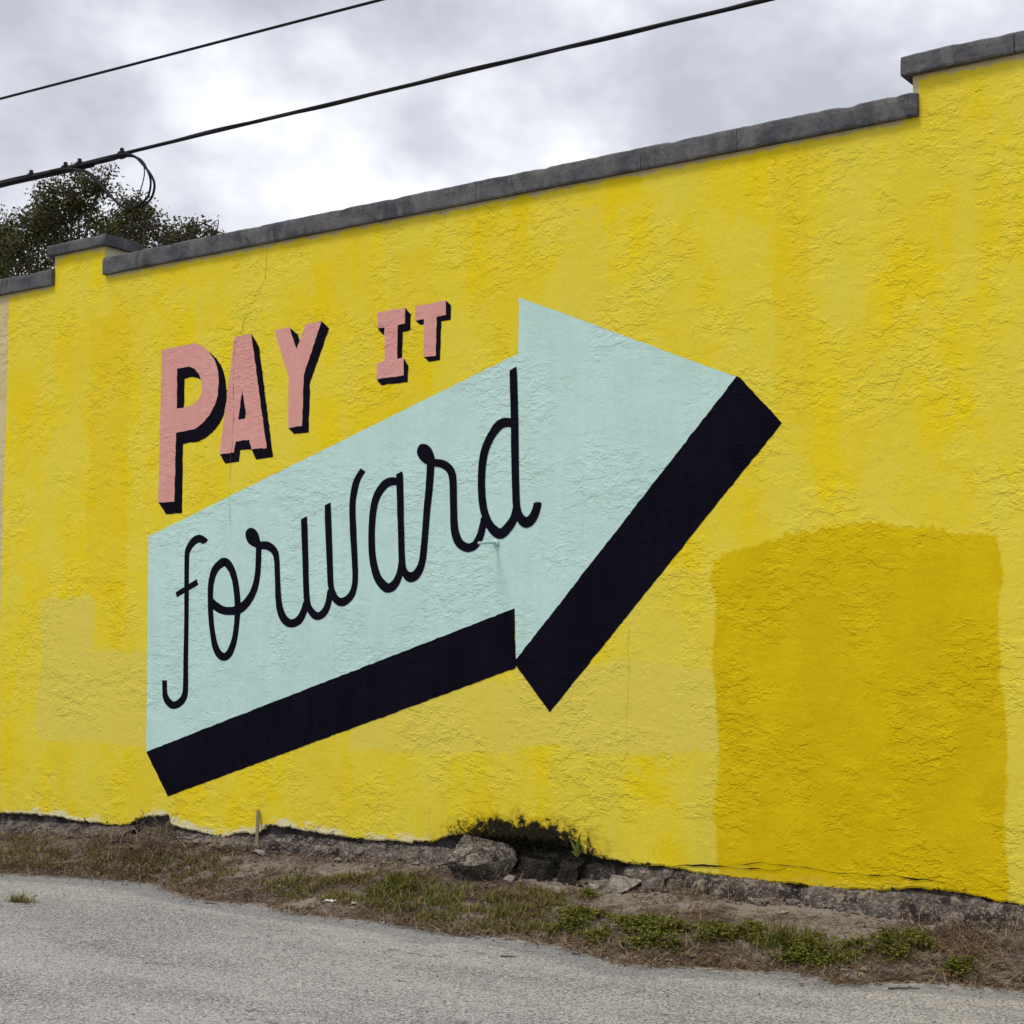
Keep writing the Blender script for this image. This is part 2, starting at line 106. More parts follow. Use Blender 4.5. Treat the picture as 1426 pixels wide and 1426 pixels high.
SCRIPT = [['f',[[[(-9.448,2.617),(-9.499,2.584),(-9.521,2.593),(-9.54,2.599),(-9.548,2.599),(-9.551,2.599),(-9.561,2.596),(-9.575,2.59),(-9.59,2.583),(-9.604,2.574),(-9.617,2.563),(-9.629,2.552),(-9.639,2.538),(-9.646,2.528),(-9.65,2.521),(-9.654,2.507),(-9.656,2.479),(-9.657,2.431),(-9.657,2.369),(-9.655,2.302),(-9.654,2.239),(-9.653,2.184),(-9.653,2.132),(-9.652,2.076),(-9.651,2.011),(-9.65,1.932),(-9.65,1.842),(-9.649,1.752),(-9.648,1.671),(-9.647,1.599),(-9.644,1.531),(-9.642,1.471),(-9.642,1.422),(-9.644,1.387),(-9.649,1.364),(-9.657,1.346),(-9.666,1.331),(-9.679,1.314),(-9.696,1.299),(-9.714,1.287),(-9.733,1.277),(-9.753,1.269),(-9.776,1.263),(-9.802,1.26),(-9.832,1.263),(-9.858,1.272),(-9.879,1.285),(-9.897,1.3),(-9.912,1.315),(-9.922,1.33),(-9.929,1.346),(-9.934,1.364),(-9.937,1.384),(-9.939,1.41),(-9.94,1.442),(-9.941,1.471),(-9.941,1.491)],[(-9.483,2.58),(-9.461,2.629),(-9.482,2.642),(-9.511,2.656),(-9.548,2.664),(-9.583,2.66),(-9.61,2.65),(-9.631,2.638),(-9.648,2.625),(-9.664,2.61),(-9.678,2.594),(-9.69,2.576),(-9.699,2.559),(-9.705,2.545),(-9.709,2.531),(-9.71,2.512),(-9.711,2.482),(-9.711,2.433),(-9.71,2.371),(-9.708,2.304),(-9.707,2.241),(-9.705,2.186),(-9.704,2.133),(-9.703,2.077),(-9.702,2.013),(-9.701,1.933),(-9.702,1.844),(-9.702,1.753),(-9.703,1.672),(-9.702,1.599),(-9.701,1.531),(-9.701,1.471),(-9.703,1.424),(-9.708,1.393),(-9.715,1.377),(-9.723,1.367),(-9.733,1.356),(-9.743,1.346),(-9.753,1.338),(-9.764,1.332),(-9.776,1.327),(-9.787,1.324),(-9.796,1.322),(-9.802,1.321),(-9.805,1.321),(-9.811,1.323),(-9.823,1.328),(-9.836,1.336),(-9.847,1.345),(-9.857,1.353),(-9.864,1.362),(-9.871,1.373),(-9.877,1.389),(-9.881,1.413),(-9.883,1.443),(-9.885,1.471),(-9.886,1.491)]],[[(-9.807,2.203),(-9.567,2.305)],[(-9.788,2.163),(-9.55,2.257)]]],[]],['o',[[[(-9.252,2.404),(-9.261,2.399),(-9.285,2.388),(-9.308,2.376),(-9.326,2.362),(-9.34,2.344),(-9.354,2.32),(-9.365,2.293),(-9.373,2.263),(-9.378,2.23),(-9.38,2.195),(-9.381,2.157),(-9.38,2.12),(-9.379,2.083),(-9.377,2.047),(-9.374,2.011),(-9.37,1.975),(-9.365,1.94),(-9.358,1.906),(-9.351,1.873),(-9.342,1.843),(-9.332,1.813),(-9.322,1.786),(-9.31,1.763),(-9.297,1.744),(-9.283,1.729),(-9.267,1.718),(-9.254,1.712),(-9.25,1.711),(-9.251,1.71),(-9.246,1.711),(-9.236,1.715),(-9.223,1.725),(-9.209,1.741),(-9.195,1.765),(-9.181,1.792),(-9.17,1.82),(-9.161,1.85),(-9.154,1.882),(-9.149,1.916),(-9.145,1.95),(-9.143,1.985),(-9.141,2.02),(-9.141,2.056),(-9.143,2.092),(-9.146,2.131),(-9.151,2.171),(-9.158,2.21),(-9.166,2.246),(-9.174,2.276),(-9.184,2.302),(-9.196,2.326),(-9.207,2.347),(-9.221,2.365),(-9.235,2.38),(-9.249,2.392),(-9.259,2.4),(-9.263,2.401),(-9.265,2.401),(-9.272,2.401),(-9.252,2.404)],[(-9.294,2.467),(-9.318,2.454),(-9.342,2.439),(-9.371,2.419),(-9.395,2.395),(-9.411,2.367),(-9.422,2.337),(-9.431,2.305),(-9.437,2.271),(-9.44,2.235),(-9.441,2.197),(-9.44,2.159),(-9.439,2.121),(-9.437,2.084),(-9.434,2.046),(-9.431,2.009),(-9.426,1.973),(-9.421,1.937),(-9.415,1.902),(-9.408,1.868),(-9.401,1.836),(-9.394,1.805),(-9.386,1.775),(-9.376,1.747),(-9.363,1.721),(-9.346,1.698),(-9.326,1.677),(-9.301,1.66),(-9.269,1.649),(-9.232,1.649),(-9.202,1.659),(-9.178,1.675),(-9.158,1.695),(-9.143,1.719),(-9.13,1.747),(-9.118,1.778),(-9.109,1.81),(-9.101,1.842),(-9.096,1.876),(-9.091,1.911),(-9.087,1.946),(-9.083,1.981),(-9.079,2.017),(-9.077,2.054),(-9.077,2.092),(-9.08,2.132),(-9.086,2.174),(-9.093,2.215),(-9.101,2.251),(-9.109,2.284),(-9.119,2.313),(-9.129,2.34),(-9.14,2.365),(-9.153,2.388),(-9.168,2.409),(-9.183,2.427),(-9.199,2.443),(-9.221,2.457),(-9.244,2.464),(-9.258,2.467),(-9.294,2.467)]],[[(-9.392,2.158),(-9.38,2.148),(-9.364,2.135),(-9.346,2.122),(-9.331,2.113),(-9.315,2.105),(-9.297,2.095),(-9.278,2.087),(-9.26,2.081),(-9.243,2.077),(-9.225,2.075),(-9.205,2.074),(-9.185,2.074),(-9.166,2.075),(-9.15,2.078),(-9.136,2.081),(-9.122,2.086),(-9.105,2.092),(-9.087,2.1),(-9.068,2.11),(-9.049,2.122),(-9.029,2.138),(-9.01,2.157),(-8.991,2.177),(-8.975,2.199),(-8.962,2.224),(-8.95,2.252),(-8.94,2.282),(-8.933,2.313),(-8.928,2.344),(-8.925,2.378),(-8.924,2.411),(-8.923,2.443),(-8.922,2.475),(-8.922,2.506),(-8.921,2.534),(-8.921,2.553)],[(-9.437,2.14),(-9.432,2.128),(-9.423,2.11),(-9.411,2.089),(-9.393,2.07),(-9.37,2.054),(-9.345,2.041),(-9.318,2.029),(-9.29,2.02),(-9.261,2.014),(-9.232,2.01),(-9.205,2.009),(-9.18,2.008),(-9.156,2.008),(-9.13,2.009),(-9.103,2.013),(-9.075,2.02),(-9.05,2.031),(-9.026,2.045),(-9.004,2.062),(-8.983,2.08),(-8.963,2.101),(-8.943,2.124),(-8.925,2.15),(-8.909,2.177),(-8.896,2.207),(-8.886,2.239),(-8.878,2.272),(-8.872,2.305),(-8.867,2.338),(-8.865,2.373),(-8.863,2.407),(-8.862,2.439),(-8.862,2.471),(-8.862,2.503),(-8.863,2.531),(-8.863,2.55)]]],[]],['r',[[[(-8.885,2.578),(-8.871,2.579),(-8.848,2.581),(-8.818,2.58),(-8.787,2.575),(-8.76,2.564),(-8.737,2.551),(-8.716,2.535),(-8.7,2.519),(-8.688,2.502),(-8.68,2.485),(-8.676,2.466),(-8.672,2.442),(-8.668,2.411),(-8.666,2.375),(-8.664,2.336),(-8.661,2.298),(-8.658,2.259),(-8.655,2.219),(-8.652,2.18),(-8.647,2.146),(-8.642,2.117),(-8.637,2.092),(-8.631,2.07),(-8.623,2.05),(-8.613,2.03),(-8.602,2.012),(-8.59,1.997),(-8.579,1.985),(-8.568,1.977),(-8.557,1.971),(-8.547,1.968),(-8.54,1.967),(-8.532,1.967),(-8.521,1.969),(-8.508,1.973),(-8.497,1.978),(-8.486,1.986),(-8.474,1.996),(-8.462,2.01),(-8.452,2.025),(-8.442,2.042),(-8.433,2.064),(-8.425,2.085),(-8.419,2.099)],[(-8.877,2.518),(-8.862,2.517),(-8.842,2.517),(-8.823,2.516),(-8.812,2.514),(-8.8,2.51),(-8.786,2.504),(-8.771,2.496),(-8.759,2.488),(-8.75,2.48),(-8.743,2.472),(-8.736,2.459),(-8.73,2.439),(-8.725,2.41),(-8.722,2.375),(-8.719,2.336),(-8.717,2.298),(-8.715,2.259),(-8.713,2.219),(-8.711,2.18),(-8.709,2.144),(-8.706,2.114),(-8.702,2.087),(-8.698,2.062),(-8.691,2.037),(-8.683,2.013),(-8.672,1.99),(-8.659,1.968),(-8.643,1.949),(-8.624,1.932),(-8.601,1.918),(-8.575,1.908),(-8.546,1.903),(-8.517,1.904),(-8.489,1.91),(-8.464,1.919),(-8.442,1.932),(-8.423,1.948),(-8.409,1.966),(-8.397,1.984),(-8.387,2.004),(-8.378,2.027),(-8.372,2.051),(-8.367,2.073),(-8.363,2.088)]]],[[(-8.979,2.694),(-9.012,2.685),(-9.035,2.656),(-9.029,2.613),(-8.995,2.567),(-8.926,2.535),(-8.881,2.52),(-8.851,2.545),(-8.878,2.59),(-8.898,2.641),(-8.933,2.678)]]],['w',[[[(-8.395,2.757),(-8.389,2.73),(-8.388,2.707),(-8.385,2.677),(-8.383,2.642),(-8.381,2.598),(-8.378,2.547),(-8.375,2.493),(-8.372,2.44),(-8.37,2.388),(-8.368,2.335),(-8.366,2.284),(-8.363,2.239),(-8.361,2.2),(-8.358,2.166),(-8.355,2.137),(-8.351,2.111),(-8.345,2.091),(-8.34,2.075),(-8.332,2.063),(-8.323,2.051),(-8.309,2.037),(-8.293,2.025),(-8.279,2.018),(-8.274,2.016),(-8.272,2.017),(-8.263,2.018),(-8.251,2.022),(-8.239,2.029),(-8.228,2.039),(-8.216,2.054),(-8.206,2.072),(-8.197,2.091),(-8.19,2.114),(-8.184,2.141),(-8.18,2.168),(-8.176,2.186)],[(-8.452,2.735),(-8.453,2.731),(-8.452,2.708),(-8.45,2.678),(-8.448,2.643),(-8.445,2.599),(-8.441,2.548),(-8.438,2.493),(-8.434,2.441),(-8.431,2.389),(-8.429,2.336),(-8.426,2.285),(-8.424,2.239),(-8.421,2.2),(-8.42,2.165),(-8.417,2.134),(-8.413,2.106),(-8.407,2.082),(-8.4,2.061),(-8.39,2.043),(-8.378,2.026),(-8.364,2.007),(-8.346,1.988),(-8.324,1.97),(-8.293,1.958),(-8.258,1.957),(-8.229,1.965),(-8.205,1.977),(-8.185,1.993),(-8.169,2.011),(-8.156,2.032),(-8.145,2.054),(-8.137,2.078),(-8.131,2.105),(-8.127,2.135),(-8.125,2.162),(-8.124,2.18)]],[[(-8.155,2.85),(-8.151,2.812),(-8.149,2.775),(-8.146,2.73),(-8.142,2.681),(-8.139,2.624),(-8.135,2.559),(-8.131,2.492),(-8.128,2.431),(-8.125,2.375),(-8.122,2.321),(-8.12,2.273),(-8.116,2.234),(-8.112,2.207),(-8.107,2.191),(-8.101,2.178),(-8.094,2.165),(-8.085,2.151),(-8.077,2.14),(-8.069,2.132),(-8.061,2.127),(-8.053,2.123),(-8.045,2.121),(-8.039,2.121),(-8.036,2.121),(-8.03,2.121),(-8.018,2.124),(-8.005,2.129),(-7.992,2.135),(-7.981,2.143),(-7.97,2.152),(-7.96,2.163),(-7.952,2.176),(-7.944,2.192),(-7.939,2.211),(-7.935,2.232),(-7.932,2.257),(-7.932,2.285),(-7.933,2.316),(-7.936,2.351),(-7.939,2.393),(-7.944,2.444),(-7.949,2.503),(-7.955,2.564),(-7.96,2.621),(-7.963,2.674),(-7.966,2.726),(-7.968,2.775),(-7.967,2.821),(-7.964,2.863),(-7.959,2.901),(-7.952,2.935),(-7.945,2.963),(-7.937,2.987),(-7.928,3.006),(-7.919,3.021),(-7.908,3.036),(-7.896,3.052),(-7.881,3.068),(-7.869,3.081),(-7.86,3.09)],[(-8.211,2.83),(-8.212,2.815),(-8.211,2.777),(-8.21,2.732),(-8.208,2.682),(-8.204,2.625),(-8.199,2.559),(-8.194,2.493),(-8.19,2.432),(-8.186,2.376),(-8.183,2.321),(-8.179,2.272),(-8.175,2.231),(-8.17,2.202),(-8.164,2.181),(-8.158,2.165),(-8.151,2.15),(-8.144,2.134),(-8.136,2.118),(-8.126,2.102),(-8.112,2.088),(-8.096,2.076),(-8.076,2.065),(-8.053,2.058),(-8.026,2.056),(-8.0,2.061),(-7.978,2.07),(-7.959,2.082),(-7.942,2.094),(-7.927,2.108),(-7.914,2.123),(-7.903,2.14),(-7.894,2.159),(-7.888,2.18),(-7.883,2.202),(-7.879,2.226),(-7.877,2.254),(-7.877,2.283),(-7.877,2.315),(-7.879,2.351),(-7.881,2.393),(-7.884,2.444),(-7.888,2.503),(-7.893,2.563),(-7.896,2.62),(-7.9,2.673),(-7.904,2.724),(-7.906,2.773),(-7.906,2.816),(-7.903,2.855),(-7.896,2.89),(-7.888,2.921),(-7.881,2.949),(-7.875,2.969),(-7.869,2.984),(-7.862,2.998),(-7.854,3.011),(-7.844,3.025),(-7.832,3.04),(-7.821,3.052),(-7.812,3.062)]]],[]],['a',[[[(-7.489,2.937),(-7.504,2.938),(-7.524,2.941),(-7.544,2.942),(-7.558,2.941),(-7.568,2.939),(-7.58,2.936),(-7.592,2.931),(-7.605,2.924),(-7.619,2.913),(-7.635,2.899),(-7.65,2.883),(-7.663,2.865),(-7.673,2.848),(-7.682,2.831),(-7.69,2.81),(-7.697,2.785),(-7.703,2.753),(-7.709,2.716),(-7.713,2.676),(-7.716,2.635),(-7.717,2.591),(-7.716,2.544),(-7.714,2.498),(-7.711,2.458),(-7.706,2.424),(-7.7,2.396),(-7.693,2.37),(-7.685,2.344),(-7.676,2.32),(-7.667,2.298),(-7.657,2.279),(-7.644,2.263),(-7.628,2.247),(-7.608,2.231),(-7.591,2.22),(-7.584,2.217),(-7.586,2.217),(-7.582,2.217),(-7.57,2.222),(-7.558,2.229),(-7.546,2.239),(-7.534,2.252),(-7.523,2.269),(-7.513,2.286),(-7.505,2.307),(-7.499,2.331),(-7.494,2.355),(-7.491,2.371)],[(-7.478,2.986),(-7.493,2.99),(-7.514,2.996),(-7.541,3.002),(-7.57,3.004),(-7.595,3.001),(-7.618,2.994),(-7.64,2.985),(-7.66,2.972),(-7.679,2.955),(-7.697,2.936),(-7.714,2.915),(-7.728,2.893),(-7.739,2.872),(-7.748,2.85),(-7.755,2.825),(-7.762,2.797),(-7.768,2.763),(-7.773,2.724),(-7.776,2.683),(-7.779,2.64),(-7.78,2.595),(-7.78,2.546),(-7.779,2.499),(-7.776,2.457),(-7.772,2.421),(-7.767,2.39),(-7.761,2.361),(-7.753,2.334),(-7.746,2.308),(-7.737,2.282),(-7.726,2.257),(-7.711,2.233),(-7.692,2.21),(-7.669,2.186),(-7.643,2.165),(-7.61,2.15),(-7.57,2.148),(-7.539,2.158),(-7.517,2.172),(-7.499,2.188),(-7.484,2.206),(-7.472,2.227),(-7.463,2.248),(-7.454,2.27),(-7.447,2.295),(-7.442,2.322),(-7.438,2.346),(-7.435,2.362)]],[[(-7.461,3.042),(-7.454,3.008),(-7.452,2.974),(-7.45,2.934),(-7.449,2.893),(-7.447,2.85),(-7.446,2.805),(-7.445,2.759),(-7.444,2.714),(-7.443,2.669),(-7.441,2.623),(-7.439,2.578),(-7.437,2.535),(-7.435,2.492),(-7.434,2.448),(-7.431,2.409),(-7.428,2.376),(-7.424,2.352),(-7.421,2.334),(-7.415,2.321),(-7.408,2.31),(-7.395,2.3),(-7.382,2.293),(-7.372,2.292),(-7.374,2.294),(-7.378,2.294),(-7.371,2.294),(-7.359,2.298),(-7.347,2.306),(-7.335,2.317),(-7.323,2.332),(-7.312,2.351),(-7.302,2.375),(-7.295,2.406),(-7.29,2.443),(-7.285,2.484),(-7.28,2.53),(-7.275,2.581),(-7.27,2.639),(-7.266,2.696),(-7.261,2.75),(-7.256,2.798),(-7.251,2.843),(-7.246,2.886),(-7.242,2.926),(-7.239,2.969),(-7.236,3.012),(-7.235,3.049),(-7.233,3.076)],[(-7.516,3.024),(-7.519,3.01),(-7.517,2.976),(-7.515,2.936),(-7.513,2.895),(-7.511,2.853),(-7.509,2.808),(-7.508,2.761),(-7.506,2.715),(-7.503,2.67),(-7.501,2.625),(-7.498,2.58),(-7.496,2.536),(-7.495,2.493),(-7.493,2.45),(-7.492,2.409),(-7.489,2.374),(-7.485,2.347),(-7.48,2.325),(-7.472,2.306),(-7.463,2.288),(-7.452,2.269),(-7.438,2.249),(-7.416,2.231),(-7.384,2.219),(-7.349,2.222),(-7.322,2.233),(-7.301,2.249),(-7.284,2.267),(-7.271,2.286),(-7.259,2.308),(-7.249,2.333),(-7.241,2.363),(-7.234,2.397),(-7.229,2.436),(-7.225,2.478),(-7.22,2.523),(-7.215,2.575),(-7.21,2.632),(-7.204,2.69),(-7.198,2.742),(-7.192,2.79),(-7.186,2.834),(-7.18,2.876),(-7.175,2.918),(-7.171,2.961),(-7.167,3.004),(-7.165,3.042),(-7.163,3.068)]]],[]],['r',[[[(-7.197,3.117),(-7.183,3.115),(-7.164,3.113),(-7.142,3.11),(-7.121,3.107),(-7.102,3.103),(-7.084,3.098),(-7.065,3.092),(-7.047,3.083),(-7.03,3.072),(-7.013,3.059),(-6.998,3.044),(-6.986,3.028),(-6.977,3.011),(-6.971,2.995),(-6.967,2.976),(-6.964,2.953),(-6.962,2.925),(-6.961,2.893),(-6.96,2.857),(-6.959,2.82),(-6.958,2.777),(-6.956,2.73),(-6.954,2.684),(-6.952,2.646),(-6.949,2.618),(-6.946,2.597),(-6.942,2.581),(-6.936,2.564),(-6.929,2.546),(-6.921,2.53),(-6.913,2.516),(-6.904,2.506),(-6.894,2.499),(-6.881,2.492),(-6.868,2.487),(-6.859,2.484),(-6.853,2.483),(-6.844,2.484),(-6.833,2.487),(-6.823,2.491),(-6.814,2.497),(-6.805,2.507),(-6.796,2.52),(-6.788,2.534),(-6.78,2.55),(-6.773,2.569),(-6.766,2.588),(-6.761,2.606),(-6.756,2.622),(-6.752,2.638),(-6.749,2.653),(-6.747,2.663)],[(-7.2,3.059),(-7.187,3.058),(-7.168,3.056),(-7.149,3.053),(-7.132,3.05),(-7.118,3.047),(-7.105,3.043),(-7.095,3.039),(-7.085,3.034),(-7.075,3.028),(-7.064,3.02),(-7.055,3.012),(-7.048,3.003),(-7.042,2.994),(-7.037,2.985),(-7.033,2.972),(-7.03,2.953),(-7.027,2.927),(-7.025,2.895),(-7.024,2.86),(-7.023,2.822),(-7.021,2.78),(-7.02,2.732),(-7.019,2.686),(-7.018,2.646),(-7.016,2.617),(-7.015,2.594),(-7.012,2.573),(-7.007,2.553),(-7.0,2.531),(-6.991,2.509),(-6.979,2.488),(-6.963,2.468),(-6.943,2.451),(-6.92,2.437),(-6.895,2.427),(-6.868,2.421),(-6.841,2.421),(-6.817,2.426),(-6.795,2.435),(-6.777,2.447),(-6.761,2.461),(-6.748,2.477),(-6.737,2.494),(-6.728,2.512),(-6.719,2.532),(-6.712,2.553),(-6.707,2.574),(-6.702,2.593),(-6.699,2.612),(-6.697,2.63),(-6.696,2.645),(-6.695,2.655)]]],[[(-7.266,3.231),(-7.299,3.226),(-7.321,3.197),(-7.324,3.165),(-7.304,3.128),(-7.271,3.097),(-7.215,3.067),(-7.159,3.059),(-7.16,3.114),(-7.176,3.159),(-7.199,3.196),(-7.232,3.221)]]],['d',[[[(-6.467,3.289),(-6.481,3.29),(-6.499,3.292),(-6.517,3.294),(-6.529,3.293),(-6.538,3.292),(-6.548,3.29),(-6.557,3.287),(-6.568,3.281),(-6.581,3.272),(-6.596,3.258),(-6.612,3.242),(-6.627,3.225),(-6.64,3.207),(-6.652,3.188),(-6.664,3.168),(-6.673,3.148),(-6.682,3.127),(-6.689,3.105),(-6.694,3.081),(-6.699,3.054),(-6.704,3.023),(-6.707,2.988),(-6.709,2.952),(-6.71,2.917),(-6.71,2.883),(-6.708,2.85),(-6.706,2.818),(-6.702,2.789),(-6.698,2.762),(-6.693,2.737),(-6.687,2.714),(-6.679,2.692),(-6.67,2.671),(-6.661,2.652),(-6.65,2.635),(-6.637,2.619),(-6.62,2.603),(-6.6,2.588),(-6.584,2.577),(-6.579,2.576),(-6.585,2.576),(-6.58,2.577),(-6.567,2.584),(-6.551,2.595),(-6.536,2.608),(-6.52,2.623),(-6.505,2.64),(-6.493,2.655),(-6.485,2.673),(-6.478,2.693),(-6.473,2.713),(-6.47,2.727)],[(-6.457,3.344),(-6.47,3.348),(-6.49,3.354),(-6.514,3.359),(-6.54,3.362),(-6.563,3.359),(-6.584,3.354),(-6.604,3.346),(-6.623,3.333),(-6.641,3.317),(-6.657,3.298),(-6.672,3.278),(-6.687,3.258),(-6.7,3.238),(-6.714,3.217),(-6.727,3.194),(-6.738,3.171),(-6.747,3.146),(-6.755,3.122),(-6.761,3.095),(-6.766,3.066),(-6.77,3.032),(-6.772,2.995),(-6.774,2.958),(-6.774,2.921),(-6.774,2.886),(-6.773,2.852),(-6.77,2.818),(-6.767,2.787),(-6.763,2.757),(-6.757,2.73),(-6.751,2.704),(-6.743,2.68),(-6.735,2.656),(-6.725,2.633),(-6.713,2.61),(-6.699,2.587),(-6.68,2.565),(-6.659,2.541),(-6.633,2.52),(-6.598,2.504),(-6.557,2.505),(-6.529,2.518),(-6.509,2.533),(-6.493,2.549),(-6.476,2.566),(-6.459,2.586),(-6.443,2.608),(-6.431,2.631),(-6.422,2.656),(-6.418,2.681),(-6.415,2.702),(-6.414,2.716)]],[[(-6.44,3.718),(-6.435,3.673),(-6.433,3.626),(-6.431,3.572),(-6.429,3.52),(-6.428,3.472),(-6.426,3.423),(-6.425,3.373),(-6.423,3.319),(-6.422,3.258),(-6.422,3.193),(-6.421,3.129),(-6.42,3.069),(-6.419,3.014),(-6.418,2.963),(-6.417,2.915),(-6.415,2.87),(-6.414,2.827),(-6.412,2.787),(-6.41,2.752),(-6.406,2.723),(-6.401,2.701),(-6.395,2.686),(-6.389,2.675),(-6.381,2.665),(-6.37,2.655),(-6.359,2.647),(-6.351,2.644),(-6.356,2.646),(-6.363,2.646),(-6.358,2.646),(-6.348,2.651),(-6.338,2.657),(-6.33,2.665),(-6.321,2.676),(-6.313,2.69),(-6.306,2.703),(-6.301,2.716),(-6.297,2.731),(-6.295,2.745),(-6.232,2.743)],[(-6.497,3.695),(-6.499,3.678),(-6.497,3.631),(-6.496,3.577),(-6.495,3.524),(-6.493,3.476),(-6.492,3.428),(-6.49,3.377),(-6.489,3.323),(-6.487,3.263),(-6.487,3.198),(-6.486,3.133),(-6.484,3.072),(-6.483,3.017),(-6.481,2.966),(-6.479,2.917),(-6.478,2.872),(-6.476,2.829),(-6.475,2.789),(-6.473,2.752),(-6.47,2.72),(-6.466,2.694),(-6.46,2.672),(-6.452,2.654),(-6.443,2.637),(-6.432,2.619),(-6.417,2.6),(-6.397,2.583),(-6.366,2.571),(-6.331,2.574),(-6.308,2.586),(-6.291,2.6),(-6.277,2.614),(-6.265,2.631),(-6.256,2.649),(-6.249,2.666),(-6.243,2.683),(-6.237,2.7),(-6.233,2.717),(-6.23,2.732),(-6.289,2.752)]]],[]]]
EDGE = [(-12.537,0.301),(-11.939,0.32),(-11.555,0.327),(-11.228,0.326),(-10.999,0.309),(-10.731,0.299),(-10.425,0.299),(-10.254,0.32),(-10.23,0.368),(-10.004,0.392),(-9.839,0.406),(-9.813,0.328),(-9.617,0.31),(-9.433,0.293),(-9.276,0.274),(-9.159,0.287),(-9.045,0.316),(-8.93,0.312),(-8.81,0.341),(-8.796,0.39),(-8.559,0.388),(-8.269,0.361),(-7.987,0.352),(-7.747,0.34),(-7.512,0.344),(-7.249,0.356),(-7.089,0.391),(-6.93,0.43),(-6.836,0.386),(-6.56,0.384),(-6.262,0.383),(-6.029,0.398),(-5.904,0.358),(-5.747,0.345),(-5.581,0.329),(-5.418,0.317),(-5.285,0.322),(-5.101,0.307),(-4.972,0.294),(-4.794,0.289),(-4.595,0.277),(-4.401,0.275),(-4.163,0.271),(-3.932,0.272),(-3.706,0.303),(-3.53,0.316),(-3.357,0.317),(-3.231,0.295),(-3.106,0.276),(-2.959,0.265),(-2.664,0.25)]
PATCH = {'ochre': [(-4.905,2.342),(-4.895,0.335),(-3.007,2.376),(-4.613,2.423),(-3.091,2.4),(-3.062,0.385)],'pale': [(-6.439,1.849),(-4.878,1.627),(-4.886,1.057),(-5.54,2.222),(-6.439,1.032),(-7.931,1.437),(-7.925,0.986),(-11.441,2.21),(-10.798,1.741),(-10.126,1.709),(-10.104,0.948),(-11.581,0.967)]}
CRACK = [[(-8.858,4.948),(-8.855,4.779),(-8.86,4.675),(-8.921,4.602),(-9.043,4.454),(-9.089,4.36),(-9.11,4.275),(-9.18,4.19),(-9.197,3.888),(-9.182,3.538),(-9.207,3.25),(-9.217,2.963),(-9.202,2.646)],[(-6.766,4.949),(-6.708,4.918),(-6.626,4.852)],[(-5.285,0.317),(-5.1,0.348),(-4.895,0.353),(-4.743,0.351),(-4.521,0.353),(-4.423,0.373)],[(-4.818,0.363),(-4.569,0.394),(-4.303,0.39),(-4.161,0.37),(-3.976,0.371),(-3.704,0.378),(-3.485,0.369),(-3.356,0.346)],[(-5.542,1.935),(-5.539,1.555),(-5.558,1.271),(-5.554,0.989)]]
ROADEDGE = [(-10.665,-0.987),(-10.318,-0.853),(-9.833,-0.774),(-9.083,-0.746),(-8.344,-1.04),(-7.656,-1.054),(-7.286,-1.181),(-7.071,-1.143),(-6.543,-1.134),(-5.97,-1.299),(-5.741,-1.173),(-5.43,-1.174),(-4.996,-1.311),(-4.669,-1.543),(-4.38,-1.42),(-3.981,-1.271),(-3.822,-1.162),(-3.474,-1.305),(-3.138,-1.073),(-2.675,-0.936)]
FOOTZ = [(-11.778,0.135),(-10.162,0.203),(-9.194,0.218),(-8.446,0.191),(-7.747,0.197),(-6.966,0.216),(-6.357,0.187),(-5.897,0.174),(-5.351,0.143),(-4.835,0.162),(-3.885,0.127),(-2.926,0.112)]
GRASS = {'A': [(-11.3,-0.493),(-10.793,-0.466),(-10.282,-0.386),(-9.548,-0.309),(-8.911,-0.328),(-8.549,-0.546),(-8.543,-0.843),(-9.097,-0.733),(-9.833,-0.774),(-10.209,-0.805),(-10.69,-0.968)],'B': [(-8.131,-0.688),(-7.809,-0.518),(-7.122,-0.406),(-6.673,-0.508),(-5.975,-0.346),(-5.722,-0.481),(-5.499,-1.069),(-6.01,-1.246),(-6.897,-0.989),(-7.446,-1.001),(-7.909,-0.852)],'C': [(-5.645,-1.006),(-5.58,-0.536),(-5.301,-0.649),(-4.534,-0.701),(-4.319,-0.667),(-4.254,-1.156),(-4.415,-1.355),(-4.776,-1.283),(-5.318,-1.19)],'D': [(-4.251,-0.714),(-4.032,-0.507),(-3.804,-0.628),(-3.54,-0.326),(-3.294,-0.649),(-3.522,-1.193),(-3.855,-1.09)],'E': [(-3.137,-0.775),(-3.11,-0.547),(-2.895,-0.725),(-2.791,-0.932),(-2.945,-0.972)]}
SPOTS = {'rock': (-6.575,-0.217),'rockr': (-6.366,-0.124),'stake': (-8.851,0.054),'tuft': (-9.26,-1.92),'tuft2': (-4.019,-0.846),'plug': (-11.39,-0.218),'leaf1': (-9.934,-0.311),'leaf2': (-7.313,-1.114),'lit1': (-7.257,-1.0),'lit2': (-7.083,-0.971),'lit3': (-4.524,-0.15),'chunk': (-5.513,-0.117),'stick': (-4.858,-1.143)}
WIRE1 = [(-9.596,-2.0,5.091),(-8.897,-2.0,5.065),(-8.321,-2.0,5.072),(-7.346,-2.0,5.07),(-6.562,-2.0,5.054),(-5.739,-2.0,5.042),(-5.167,-2.0,5.039),(-4.674,-2.0,5.036),(-4.21,-2.0,5.03),(-3.86,-2.0,5.02),(-3.474,-2.0,5.011)]
WIRE2 = [(-9.103,-2.4,5.498),(-7.709,-2.4,5.458),(-6.493,-2.4,5.428),(-5.738,-2.4,5.405)]
